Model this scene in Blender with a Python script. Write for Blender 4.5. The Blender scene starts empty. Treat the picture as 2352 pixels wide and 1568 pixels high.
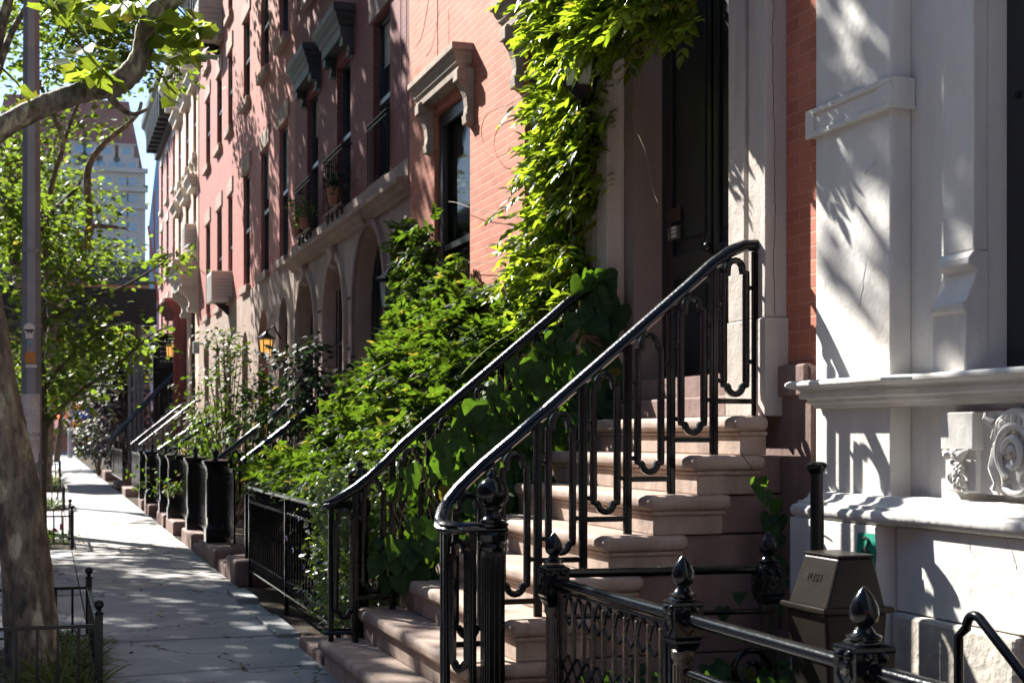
import bpy, math, random
import numpy as np
from mathutils import Vector, Matrix
PI = math.pi
# ------------------------------------------------------------------ camera, sky, sun, exposure
sc = bpy.context.scene
col = sc.collection
YAW = math.atan(1065/3393.); CY, SY = math.cos(YAW), math.sin(YAW); EYE = 1.5; FOC = 3393.
cd = bpy.data.cameras.new('camera'); cam = bpy.data.objects.new('camera', cd); col.objects.link(cam)
cam.location = (0, 0, EYE); cam.rotation_euler = (PI/2, 0, -YAW)
cd.sensor_width = 36; cd.lens = FOC/2352*36; cd.shift_y = 216/2352; cd.clip_end = 3000; cd.clip_start = .05
cd.dof.use_dof = True; cd.dof.focus_distance = 7.6; cd.dof.aperture_fstop = 6.3
sc.camera = cam
SUN_FROM = Vector((-1, 2.2, 1.8)).normalized()
w = bpy.data.worlds.new('World'); sc.world = w; w.use_nodes = True
nt = w.node_tree; sky = nt.nodes.new('ShaderNodeTexSky'); sky.sky_type = 'NISHITA'; sky.sun_disc = False
sky.sun_elevation = math.asin(SUN_FROM.z); sky.sun_rotation = math.atan2(SUN_FROM.x, SUN_FROM.y)
sky.air_density = 1.0; sky.dust_density = .6; sky.ozone_density = 1.2
mxs = nt.nodes.new('ShaderNodeMixRGB'); mxs.blend_type = 'MULTIPLY'; mxs.inputs[0].default_value = 1; mxs.inputs[2].default_value = (.82,.97,1.16,1)
nt.links.new(sky.outputs[0], mxs.inputs[1]); nt.links.new(mxs.outputs[0], nt.nodes['Background'].inputs[0]); nt.nodes['Background'].inputs[1].default_value = .05
sl = bpy.data.lights.new('sun', 'SUN'); sl.energy = 5; sl.angle = math.radians(.5); sl.color = (1, .955, .88)
so = bpy.data.objects.new('sun', sl); col.objects.link(so); so.rotation_euler = SUN_FROM.to_track_quat('Z', 'Y').to_euler()
so.location = (-20, 44, 36)
sc.view_settings.view_transform = 'Standard'; sc.view_settings.look = 'None'; sc.view_settings.gamma = 1
sc.view_settings.exposure = 1.8
sc.cycles.max_bounces = 6; sc.cycles.transparent_max_bounces = 8
# ------------------------------------------------------------------ measuring the street: photo sight line -> distance along the street
def y_of(x, X):
    t = (x-1176)/FOC; return X*(CY-t*SY)/(SY+t*CY)
def x_of(x, Y):
    t = (x-1176)/FOC; return Y*(SY+t*CY)/(CY-t*SY)
def dep(X, Y): return X*SY+Y*CY
def z_of(y, X, Y): return EYE-(y-1000)*dep(X, Y)/FOC
def at(x, y, Y):
    X = x_of(x, Y); return (X, Y, z_of(y, X, Y))
# ------------------------------------------------------------------ mesh building
ORG = {}
class MB:
    def __init__(s): s.v = []; s.f = []; s.arr = []
    def add(s, vs, fs):
        o = len(s.v); s.v += [tuple(p) for p in vs]; s.f += [tuple(i+o for i in f) for f in fs]; return s
    def box(s, x0, x1, y0, y1, z0, z1):
        return s.add([(x0,y0,z0),(x1,y0,z0),(x1,y1,z0),(x0,y1,z0),(x0,y0,z1),(x1,y0,z1),(x1,y1,z1),(x0,y1,z1)],
                     [(3,2,1,0),(4,5,6,7),(0,1,5,4),(1,2,6,5),(2,3,7,6),(3,0,4,7)])
    def quad(s, a, b, c, d): return s.add([a,b,c,d], [(0,1,2,3)])
    def rings(s, rs, closed=False, caps=True):
        n = len(rs[0]); o = len(s.v)
        for r in rs: s.v += [tuple(p) for p in r]
        m = len(rs)
        for i in range(m if closed else m-1):
            a = o+i*n; b = o+((i+1) % m)*n
            for j in range(n):
                k = (j+1) % n; s.f.append((a+j, a+k, b+k, b+j))
        if caps and not closed:
            s.f.append(tuple(o+j for j in range(n))[::-1]); s.f.append(tuple(o+(m-1)*n+j for j in range(n)))
        return s
    def sweep(s, pts, prof, closed=False, up=(0,0,1), scl=None, caps=True):
        P = [Vector(p) for p in pts]; m = len(P); U0 = Vector(up); rs = []; side0 = None
        for i in range(m):
            a = P[(i-1) % m] if (closed or i > 0) else P[i]; b = P[(i+1) % m] if (closed or i < m-1) else P[i]
            t = (b-a).normalized(); sd = t.cross(U0)
            if sd.length < 1e-3: sd = side0 if side0 else Vector((1,0,0))
            sd = (sd-t*sd.dot(t)).normalized()
            if side0 and sd.dot(side0) < 0 and not closed: pass
            side0 = sd; u = sd.cross(t); k = scl[i] if scl else 1
            rs.append([P[i]+sd*(q[0]*k)+u*(q[1]*k) for q in prof])
        return s.rings(rs, closed, caps)
    def tube(s, pts, r, n=8, closed=False, caps=True):
        P = [Vector(p) for p in pts]; m = len(P); rr = r if isinstance(r, (list, tuple)) else [r]*m
        rs = []; ref = None
        for i in range(m):
            a = P[(i-1) % m] if (closed or i > 0) else P[i]; b = P[(i+1) % m] if (closed or i < m-1) else P[i]
            t = (b-a)
            if t.length < 1e-9: t = Vector((0,0,1))
            t.normalize()
            if ref is None:
                ref = Vector((0,0,1)) if abs(t.z) < .9 else Vector((1,0,0))
                ref = (ref-t*ref.dot(t)).normalized()
            else:
                ref = ref-t*ref.dot(t)
                ref = ref.normalized() if ref.length > 1e-6 else t.orthogonal().normalized()
            q = t.cross(ref)
            rs.append([P[i]+(ref*math.cos(2*PI*j/n)+q*math.sin(2*PI*j/n))*rr[i] for j in range(n)])
        return s.rings(rs, closed, caps)
    def lathe(s, prof, c, n=20, sq=0, axis='z'):
        rs = []
        for r, z in prof:
            ring = []
            for j in range(n):
                a = 2*PI*j/n
                if axis == 'z': ring.append((c[0]+r*math.cos(a), c[1]+r*math.sin(a), c[2]+z))
                elif axis == 'y': ring.append((c[0]+r*math.cos(a), c[1]+z, c[2]+r*math.sin(a)))
                else: ring.append((c[0]+z, c[1]+r*math.cos(a), c[2]+r*math.sin(a)))
            rs.append(ring)
        return s.rings(rs)
    def sqlathe(s, prof, c, rot=0):
        rs = []
        for r, z in prof:
            rs.append([(c[0]+r*sx, c[1]+r*sy, c[2]+z) for sx, sy in ((-1,-1),(1,-1),(1,1),(-1,1))])
        return s.rings(rs)
    def ball(s, c, r, n=12, m=8, sx=1, sy=1, sz=1):
        rs = []
        for i in range(m+1):
            a = -PI/2+PI*i/m; q = max(math.cos(a), .02)
            rs.append([(c[0]+r*sx*q*math.cos(2*PI*j/n), c[1]+r*sy*q*math.sin(2*PI*j/n), c[2]+r*sz*math.sin(a)) for j in range(n)])
        return s.rings(rs)
    def extr(s, poly, y0, y1):      # polygon in (X,Z) pushed along Y
        return s.rings([[(x, y0, z) for x, z in poly], [(x, y1, z) for x, z in poly]])
    def build(s, name, mat, parent=None, smooth=False, bevel=0, seg=2, kind=None, fix=True):
        o = ORG.get(parent.name, (0,0,0)) if parent else (0,0,0)
        me = bpy.data.meshes.new(name)
        me.from_pydata([(p[0]-o[0], p[1]-o[1], p[2]-o[2]) for p in s.v], [], s.f)
        if fix:
            import bmesh
            bm = bmesh.new(); bm.from_mesh(me); bmesh.ops.recalc_face_normals(bm, faces=bm.faces); bm.to_mesh(me); bm.free()
        me.materials.append(mat)
        if smooth:
            me.shade_smooth()
            try: me.set_sharp_from_angle(angle=math.radians(38))
            except Exception: pass
        ob = bpy.data.objects.new(name, me); col.objects.link(ob)
        if parent: ob.parent = parent; ORG[ob.name] = o
        if bevel:
            b = ob.modifiers.new('bevel', 'BEVEL'); b.width = bevel; b.segments = seg; b.limit_method = 'ANGLE'; b.angle_limit = math.radians(40)
        if kind: ob['kind'] = kind
        return ob
def thing(name, label, cat, loc=(0,0,0), group=None):
    o = bpy.data.objects.new(name, None); col.objects.link(o); o.location = loc; o.empty_display_size = .2
    ORG[o.name] = tuple(loc); o['label'] = label; o['category'] = cat
    if group: o['group'] = group
    return o
def tag(o, label, cat, group=None):
    o['label'] = label; o['category'] = cat
    if group: o['group'] = group
    return o
def copy_tree(o, parent=None, loc=None, label=None):
    c = o.copy(); col.objects.link(c); c.parent = parent
    if loc is not None: c.location = loc
    if label: c['label'] = label
    for ch in list(o.children): copy_tree(ch, c)
    return c
# ------------------------------------------------------------------ materials
def mat(name, base, rough=.6, spec=.5, var=0, vscale=3, bump=0, bscale=40, coat=0, metal=0, base2=None, streak=False, dirt=None, soot=0):
    m = bpy.data.materials.new(name); m.use_nodes = True; t = m.node_tree; N = t.nodes; L = t.links
    b = N['Principled BSDF']; b.inputs['Roughness'].default_value = rough; b.inputs['Metallic'].default_value = metal
    b.inputs['Specular IOR Level'].default_value = spec; b.inputs['Base Color'].default_value = (*base, 1)
    if coat: b.inputs['Coat Weight'].default_value = coat; b.inputs['Coat Roughness'].default_value = .12
    tc = N.new('ShaderNodeTexCoord')
    if var or base2:
        mp = N.new('ShaderNodeMapping'); L.new(tc.outputs['Object'], mp.inputs[0])
        if streak: mp.inputs['Scale'].default_value = (1, 1, .18)
        n = N.new('ShaderNodeTexNoise'); n.inputs['Scale'].default_value = vscale; n.inputs['Detail'].default_value = 8; n.inputs['Roughness'].default_value = .65
        L.new(mp.outputs[0], n.inputs[0])
        r = N.new('ShaderNodeValToRGB'); L.new(n.outputs[0], r.inputs[0])
        b2 = base2 or tuple(c*(1-var) for c in base); b1 = tuple(min(1, c*(1+var*.6)) for c in base)
        r.color_ramp.elements[0].position = .34; r.color_ramp.elements[0].color = (*b2, 1)
        r.color_ramp.elements[1].position = .66; r.color_ramp.elements[1].color = (*b1, 1)
        out = r.outputs[0]
        if dirt:
            n3 = N.new('ShaderNodeTexNoise'); n3.inputs['Scale'].default_value = dirt[1]; n3.inputs['Detail'].default_value = 6; L.new(mp.outputs[0], n3.inputs[0])
            r3 = N.new('ShaderNodeValToRGB'); L.new(n3.outputs[0], r3.inputs[0]); r3.color_ramp.elements[0].position = .58; r3.color_ramp.elements[1].position = .72
            mx = N.new('ShaderNodeMixRGB'); L.new(r3.outputs[0], mx.inputs[0]); L.new(out, mx.inputs[1]); mx.inputs[2].default_value = (*dirt[0], 1); out = mx.outputs[0]
        if soot:
            # fine speckle plus long vertical weather streaks
            ms = N.new('ShaderNodeMapping'); L.new(tc.outputs['Object'], ms.inputs[0]); ms.inputs['Scale'].default_value = (7, 7, .55)
            ns_ = N.new('ShaderNodeTexNoise'); ns_.inputs['Scale'].default_value = 1.6; ns_.inputs['Detail'].default_value = 7; L.new(ms.outputs[0], ns_.inputs[0])
            rs_ = N.new('ShaderNodeValToRGB'); L.new(ns_.outputs[0], rs_.inputs[0]); rs_.color_ramp.elements[0].position = .36; rs_.color_ramp.elements[0].color = (.62,.58,.54,1); rs_.color_ramp.elements[1].position = .56
            sp = N.new('ShaderNodeTexNoise'); sp.inputs['Scale'].default_value = 110; sp.inputs['Detail'].default_value = 2; L.new(tc.outputs['Object'], sp.inputs[0])
            rp_ = N.new('ShaderNodeValToRGB'); L.new(sp.outputs[0], rp_.inputs[0]); rp_.color_ramp.elements[0].position = .3; rp_.color_ramp.elements[0].color = (.7,.68,.66,1); rp_.color_ramp.elements[1].position = .5
            m1 = N.new('ShaderNodeMixRGB'); m1.blend_type = 'MULTIPLY'; m1.inputs[0].default_value = soot; L.new(out, m1.inputs[1]); L.new(rs_.outputs[0], m1.inputs[2])
            m2 = N.new('ShaderNodeMixRGB'); m2.blend_type = 'MULTIPLY'; m2.inputs[0].default_value = soot; L.new(m1.outputs[0], m2.inputs[1]); L.new(rp_.outputs[0], m2.inputs[2]); out = m2.outputs[0]
        L.new(out, b.inputs['Base Color'])
    if bump:
        n9 = N.new('ShaderNodeTexNoise'); n9.inputs['Scale'].default_value = 5; n9.inputs['Detail'].default_value = 4; L.new(tc.outputs['Object'], n9.inputs[0])
        n2 = N.new('ShaderNodeTexNoise'); n2.inputs['Scale'].default_value = bscale; n2.inputs['Detail'].default_value = 5; L.new(tc.outputs['Object'], n2.inputs[0])
        bp = N.new('ShaderNodeBump'); bp.inputs['Strength'].default_value = bump; bp.inputs['Distance'].default_value = .01
        b2_ = N.new('ShaderNodeBump'); b2_.inputs['Strength'].default_value = .5 if soot else .12; b2_.inputs['Distance'].default_value = .03; L.new(n9.outputs[0], b2_.inputs['Height']); L.new(b2_.outputs[0], bp.inputs['Normal'])
        L.new(n2.outputs[0], bp.inputs['Height']); L.new(bp.outputs[0], b.inputs['Normal'])
    return m
def brick(name, c1, c2, mortar, bump=.5, msz=.006, blotch=None, rough=.75):
    m = bpy.data.materials.new(name); m.use_nodes = True; t = m.node_tree; N = t.nodes; L = t.links; b = N['Principled BSDF']
    tc = N.new('ShaderNodeTexCoord'); sx = N.new('ShaderNodeSeparateXYZ'); L.new(tc.outputs['Object'], sx.inputs[0])
    ad = N.new('ShaderNodeMath'); ad.operation = 'ADD'; L.new(sx.outputs[0], ad.inputs[0]); L.new(sx.outputs[1], ad.inputs[1])
    cb = N.new('ShaderNodeCombineXYZ'); L.new(ad.outputs[0], cb.inputs[0]); L.new(sx.outputs[2], cb.inputs[1])
    br = N.new('ShaderNodeTexBrick'); L.new(cb.outputs[0], br.inputs[0]); br.inputs['Scale'].default_value = 1
    br.inputs['Brick Width'].default_value = .215; br.inputs['Row Height'].default_value = .07; br.inputs['Mortar Size'].default_value = msz
    br.inputs['Mortar Smooth'].default_value = .3; br.inputs['Bias'].default_value = 0
    br.inputs['Color1'].default_value = (*c1, 1); br.inputs['Color2'].default_value = (*c2, 1); br.inputs['Mortar'].default_value = (*mortar, 1)
    n = N.new('ShaderNodeTexNoise'); n.inputs['Scale'].default_value = 1.3; n.inputs['Detail'].default_value = 9; n.inputs['Roughness'].default_value = .7; L.new(tc.outputs['Object'], n.inputs[0])
    rp = N.new('ShaderNodeValToRGB'); L.new(n.outputs[0], rp.inputs[0]); rp.color_ramp.elements[0].position = .35; rp.color_ramp.elements[1].position = .7
    bl = blotch or tuple(c*.7 for c in c1)
    rp.color_ramp.elements[0].color = (.25,.25,.25,1); rp.color_ramp.elements[1].color = (0,0,0,1)
    mx = N.new('ShaderNodeMixRGB'); L.new(rp.outputs[0], mx.inputs[0]); L.new(br.outputs[0], mx.inputs[1]); mx.inputs[2].default_value = (*bl, 1)
    n4 = N.new('ShaderNodeTexNoise'); n4.inputs['Scale'].default_value = 45; n4.inputs['Detail'].default_value = 3; L.new(tc.outputs['Object'], n4.inputs[0])
    mm = N.new('ShaderNodeMixRGB'); mm.blend_type = 'MULTIPLY'; mm.inputs[0].default_value = .35; L.new(mx.outputs[0], mm.inputs[1]); L.new(n4.outputs[0], mm.inputs[2])
    sc_ = N.new('ShaderNodeVectorMath'); sc_.operation = 'SCALE'; sc_.inputs['Scale'].default_value = 1.2; L.new(mm.outputs[0], sc_.inputs[0])
    L.new(sc_.outputs[0], b.inputs['Base Color']); b.inputs['Roughness'].default_value = rough; b.inputs['Specular IOR Level'].default_value = .3
    iv = N.new('ShaderNodeMath'); iv.operation = 'SUBTRACT'; iv.inputs[0].default_value = 1; L.new(br.outputs['Fac'], iv.inputs[1])
    a2 = N.new('ShaderNodeMath'); a2.operation = 'MULTIPLY_ADD'; L.new(n4.outputs[0], a2.inputs[0]); a2.inputs[1].default_value = .5; L.new(iv.outputs[0], a2.inputs[2])
    bp = N.new('ShaderNodeBump'); bp.inputs['Strength'].default_value = bump; bp.inputs['Distance'].default_value = .008
    L.new(a2.outputs[0], bp.inputs['Height']); L.new(bp.outputs[0], b.inputs['Normal'])
    return m
def leafmat(name, ca, cb_, trans, gl=.35, k=.5):
    m = bpy.data.materials.new(name); m.use_nodes = True; t = m.node_tree; N = t.nodes; L = t.links
    for x in list(N): N.remove(x)
    o = N.new('ShaderNodeOutputMaterial'); g = N.new('ShaderNodeNewGeometry')
    r = N.new('ShaderNodeValToRGB'); L.new(g.outputs['Random Per Island'], r.inputs[0])
    r.color_ramp.elements[0].color = (*ca, 1); r.color_ramp.elements[1].color = (*cb_, 1)
    r2 = N.new('ShaderNodeValToRGB'); L.new(g.outputs['Random Per Island'], r2.inputs[0])
    r2.color_ramp.elements[0].color = (*tuple(c*.62 for c in trans), 1); r2.color_ramp.elements[1].color = (*trans, 1)
    tc = N.new('ShaderNodeTexCoord'); nz = N.new('ShaderNodeTexNoise'); nz.inputs['Scale'].default_value = 28; nz.inputs['Detail'].default_value = 4; L.new(tc.outputs['Object'], nz.inputs[0])
    rz = N.new('ShaderNodeValToRGB'); L.new(nz.outputs[0], rz.inputs[0]); rz.color_ramp.elements[0].position = .3; rz.color_ramp.elements[0].color = (.55,.6,.5,1); rz.color_ramp.elements[1].position = .62
    def mul(a):
        q = N.new('ShaderNodeMixRGB'); q.blend_type = 'MULTIPLY'; q.inputs[0].default_value = .8; L.new(a, q.inputs[1]); L.new(rz.outputs[0], q.inputs[2]); return q.outputs[0]
    # a few leaves are yellowed
    for rr_, yc in ((r, (.16,.13,.03)), (r2, (.5,.42,.05))):
        e_ = rr_.color_ramp.elements.new(.955); e_.color = rr_.color_ramp.elements[-1].color; e_ = rr_.color_ramp.elements.new(.975); e_.color = (*yc, 1); rr_.color_ramp.elements[-1].color = (*yc, 1)
    bpn = N.new('ShaderNodeBump'); bpn.inputs['Strength'].default_value = .35; bpn.inputs['Distance'].default_value = .01; L.new(nz.outputs[0], bpn.inputs['Height'])
    p = N.new('ShaderNodeBsdfPrincipled'); L.new(bpn.outputs[0], p.inputs['Normal']); p.inputs['Roughness'].default_value = gl; p.inputs['Specular IOR Level'].default_value = .32 if name.startswith(('wisteria_leaf','plane','clem')) and 'deep' not in name else .10; L.new(mul(r.outputs[0]), p.inputs['Base Color'])
    tr = N.new('ShaderNodeBsdfTranslucent'); L.new(mul(r2.outputs[0]), tr.inputs[0])
    mx = N.new('ShaderNodeMixShader'); mx.inputs[0].default_value = k; L.new(p.outputs[0], mx.inputs[1]); L.new(tr.outputs[0], mx.inputs[2]); L.new(mx.outputs[0], o.inputs[0])
    return m
def emis(name, c, s):
    m = bpy.data.materials.new(name); m.use_nodes = True; b = m.node_tree.nodes['Principled BSDF']
    b.inputs['Base Color'].default_value = (*c, 1); b.inputs['Emission Color'].default_value = (*c, 1); b.inputs['Emission Strength'].default_value = s; return m
def glassmat(name, tint=(.8,.85,.85), refl=.25):
    m = bpy.data.materials.new(name); m.use_nodes = True; t = m.node_tree; N = t.nodes; L = t.links
    for x in list(N): N.remove(x)
    o = N.new('ShaderNodeOutputMaterial'); tr = N.new('ShaderNodeBsdfTransparent'); tr.inputs[0].default_value = (*tint, 1)
    g = N.new('ShaderNodeBsdfGlossy'); g.inputs['Roughness'].default_value = .03
    lw = N.new('ShaderNodeLayerWeight'); lw.inputs[0].default_value = refl
    mx = N.new('ShaderNodeMixShader'); L.new(lw.outputs['Fresnel'], mx.inputs[0]); L.new(tr.outputs[0], mx.inputs[1]); L.new(g.outputs[0], mx.inputs[2]); L.new(mx.outputs[0], o.inputs[0])
    return m
M = dict(
 brickA = brick('salmon_painted_brick', (.45,.145,.082), (.33,.09,.05), (.46,.19,.125), .5, .006, (.58,.27,.18)),
 brickB = brick('dark_red_brick', (.20,.055,.05), (.155,.04,.04), (.24,.09,.08), .5, .006),
 brickC = brick('rose_painted_brick', (.37,.12,.095), (.29,.09,.07), (.38,.15,.12), .4, .006, (.42,.18,.145)),
 brickE = brick('faded_red_brick', (.50,.22,.19), (.44,.18,.16), (.52,.27,.24), .4, .006),
 peach = mat('peach_stucco', (.68,.45,.32), .8, var=.12, bump=.2, bscale=30),
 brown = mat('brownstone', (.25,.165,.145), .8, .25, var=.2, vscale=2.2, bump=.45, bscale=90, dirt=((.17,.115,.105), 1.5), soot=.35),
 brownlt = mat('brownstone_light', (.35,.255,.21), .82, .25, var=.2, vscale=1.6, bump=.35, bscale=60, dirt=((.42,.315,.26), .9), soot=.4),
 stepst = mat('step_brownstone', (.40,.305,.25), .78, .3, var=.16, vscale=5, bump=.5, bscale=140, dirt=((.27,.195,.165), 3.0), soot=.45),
 jamb = mat('weathered_jamb_stone', (.47,.425,.385), .8, .25, var=.18, vscale=3, bump=.3, bscale=60, streak=True, dirt=((.33,.285,.255), 2), soot=.3),
 hood = mat('hood_stone', (.34,.28,.23), .85, .2, var=.2, vscale=6, bump=.4, bscale=60, dirt=((.25,.17,.14), 3)),
 white = mat('cream_painted_stucco', (.67,.66,.63), .62, .35, var=.07, vscale=1.4, bump=.12, bscale=22, dirt=((.61,.585,.54), 2.2), soot=.16),
 rough = mat('rough_cream_stone', (.52,.48,.42), .85, .2, var=.2, vscale=9, bump=1, bscale=22),
 iron = mat('glossy_black_iron', (.003,.004,.006), .15, .24, bump=.14, bscale=45, coat=.1),
 rail = mat('handrail_black_paint', (.005,.006,.009), .27, .42, bump=.3, bscale=60, coat=.3),
 ironf = mat('black_iron', (.005,.006,.009), .3, .28, bump=.15, bscale=40),
 ironw = mat('worn_black_iron', (.010,.010,.011), .22, .4, bump=.6, bscale=90, coat=.15, base2=(.05,.036,.024), var=.1, vscale=45),
 dark = mat('black_paint', (.012,.013,.018), .4, .4),
 darkgreen = mat('dark_green_trim', (.02,.04,.035), .35, .5),
 frame = mat('black_window_frame', (.013,.016,.022), .35, .5),
 pane = mat('dark_window_glass', (.01,.014,.018), .04, .8),
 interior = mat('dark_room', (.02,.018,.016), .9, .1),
 curtain = mat('pale_curtain', (.42,.45,.44), .9, .1, var=.3, vscale=2),
 cornice = mat('dark_cornice', (.018,.018,.02), .5, .3, var=.3, vscale=4),
 graycornice = mat('slate_hood', (.024,.029,.033), .5, .4, var=.25, vscale=6, bump=.2),
 trim = mat('cream_trim', (.55,.50,.42), .7, .3, var=.12, vscale=4),
 steel = mat('galvanised_pole', (.28,.30,.32), .5, .4, var=.15, vscale=3, bump=.1, metal=.3, dirt=((.36,.33,.30), 5)),
 bin = mat('brown_bin_metal', (.017,.014,.012), .3, .14, var=.2, vscale=8, bump=.1, bscale=120, metal=.0),
 plastic = mat('black_plastic', (.02,.02,.022), .45),
 orange = mat('orange_red_door', (.45,.07,.02), .35, .5, var=.08),
 acw = mat('ac_housing', (.50,.45,.42), .6, .3, var=.08),
 terracotta = mat('terracotta', (.3,.12,.06), .8),
 brass = mat('brass_plate', (.45,.30,.10), .35, .5, metal=.8, var=.2, vscale=10),
 paper = mat('torn_poster_paper', (.65,.63,.6), .8, .2, var=.2, vscale=12),
 sticker = mat('white_sticker', (.75,.74,.72), .6),
 stickerk = mat('black_ink', (.02,.02,.02), .6),
 orangest = mat('orange_sticker', (.6,.25,.04), .6),
 bluest = mat('blue_sticker', (.25,.4,.5), .6),
 greenp = mat('green_paper', (.02,.30,.20), .7, .2, var=.1),
 bark = None, twig = mat('brown_twig', (.10,.075,.05), .8, .2, var=.3, vscale=12, bump=.3),
 vine = mat('vine_stem', (.20,.15,.09), .8, .2, var=.3, vscale=15),
 vinegreen = mat('green_vine_tendril', (.16,.2,.05), .6, .3),
 soil = mat('dark_soil', (.05,.038,.028), .95, .1, var=.4, vscale=20, bump=1, bscale=60),
 asphalt = mat('asphalt', (.055,.057,.06), .85, .3, var=.15, vscale=2, bump=.4, bscale=120),
 lampglow = emis('warm_lamp', (.9, .42, .10), .35), redglow = emis('red_signal', (1,.06,.02), 5), pinkglow = emis('pink_red_signal', (1,.03,.15), 6),
 yellow = mat('signal_yellow', (.55,.28,.02), .5),
 beige = mat('beige_limestone', (.50,.47,.43), .8, .2, var=.08, vscale=.1),
 roofred = mat('dark_red_mansard', (.22,.06,.055), .7, .2, var=.15, vscale=.3),
 bluegl = mat('sky_blue_glass', (.16,.30,.42), .1, .8),
 lowbrick = mat('orange_brown_brick', (.42,.13,.07), .85, .2, var=.15, vscale=.8),
 shed = mat('dark_shed_panel', (.02,.021,.024), .7, .2, var=.15),
 lilac = mat('lilac_petal', (.42,.33,.62), .6, .3), pink = mat('pink_petal', (.65,.06,.2), .6, .3),
 gold = mat('dry_leaf', (.22,.16,.05), .8, .2, var=.4, vscale=30),
)
LF = dict(
 wist = leafmat('wisteria_leaf', (.018,.05,.012), (.045,.10,.02), (.50,.66,.03), .3, .55),
 bush = leafmat('wisteria_leaf_deep', (.010,.034,.011), (.028,.07,.018), (.20,.34,.02), .5, .38),
 heart = leafmat('heart_leaf', (.022,.058,.024), (.04,.085,.03), (.17,.33,.02), .45, .4),
 clem = leafmat('clematis_leaf', (.04,.085,.03), (.09,.15,.05), (.42,.60,.08), .35, .42),
 plane = leafmat('plane_leaf', (.025,.06,.015), (.05,.10,.02), (.48,.62,.05), .4, .55),
 tree = leafmat('street_tree_leaf', (.012,.036,.012), (.035,.075,.018), (.30,.44,.035), .45, .45),
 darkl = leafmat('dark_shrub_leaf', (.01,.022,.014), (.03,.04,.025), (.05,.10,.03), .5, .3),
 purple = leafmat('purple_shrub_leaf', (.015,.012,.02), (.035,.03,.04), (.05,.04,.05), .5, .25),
 grass = leafmat('striped_grass_leaf', (.05,.09,.02), (.16,.19,.07), (.22,.30,.08), .45, .4),
)
def barkmat():
    m = bpy.data.materials.new('plane_tree_bark'); m.use_nodes = True; t = m.node_tree; N = t.nodes; L = t.links; b = N['Principled BSDF']
    tc = N.new('ShaderNodeTexCoord'); mp = N.new('ShaderNodeMapping'); mp.inputs['Scale'].default_value = (1,1,.36); L.new(tc.outputs['Object'], mp.inputs[0])
    n = N.new('ShaderNodeTexNoise'); n.inputs['Scale'].default_value = 6.5; n.inputs['Detail'].default_value = 5; n.inputs['Distortion'].default_value = .5; L.new(mp.outputs[0], n.inputs[0])
    r = N.new('ShaderNodeValToRGB'); r.color_ramp.interpolation = 'CONSTANT'; L.new(n.outputs[0], r.inputs[0]); e = r.color_ramp.elements
    e[0].color = (.10,.098,.09,1); e[1].position = .42; e[1].color = (.165,.145,.12,1)
    for p, c in ((.52,(.21,.175,.14)),(.56,(.26,.25,.18)),(.60,(.44,.42,.32))):
        q = e.new(p); q.color = (*c, 1)
    n2 = N.new('ShaderNodeTexNoise'); n2.inputs['Scale'].default_value = 25; n2.inputs['Detail'].default_value = 6; L.new(mp.outputs[0], n2.inputs[0])
    mm = N.new('ShaderNodeMixRGB'); mm.blend_type = 'MULTIPLY'; mm.inputs[0].default_value = .75; r9 = N.new('ShaderNodeValToRGB'); L.new(n2.outputs[0], r9.inputs[0]); r9.color_ramp.elements[0].position = .36; r9.color_ramp.elements[0].color = (.35,.33,.3,1); r9.color_ramp.elements[1].position = .58; r9.color_ramp.elements[1].color = (1.1,1.08,1.02,1); L.new(r.outputs[0], mm.inputs[1]); L.new(r9.outputs[0], mm.inputs[2])
    L.new(mm.outputs[0], b.inputs['Base Color']); b.inputs['Roughness'].default_value = .8; b.inputs['Specular IOR Level'].default_value = .25
    ad = N.new('ShaderNodeMath'); ad.operation = 'MULTIPLY_ADD'; L.new(r.outputs[0], ad.inputs[0]); ad.inputs[1].default_value = 2; L.new(n2.outputs[0], ad.inputs[2])
    bp = N.new('ShaderNodeBump'); bp.inputs['Strength'].default_value = 1; bp.inputs['Distance'].default_value = .02; L.new(ad.outputs[0], bp.inputs['Height']); L.new(bp.outputs[0], b.inputs['Normal'])
    return m
M['bark'] = barkmat()
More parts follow.
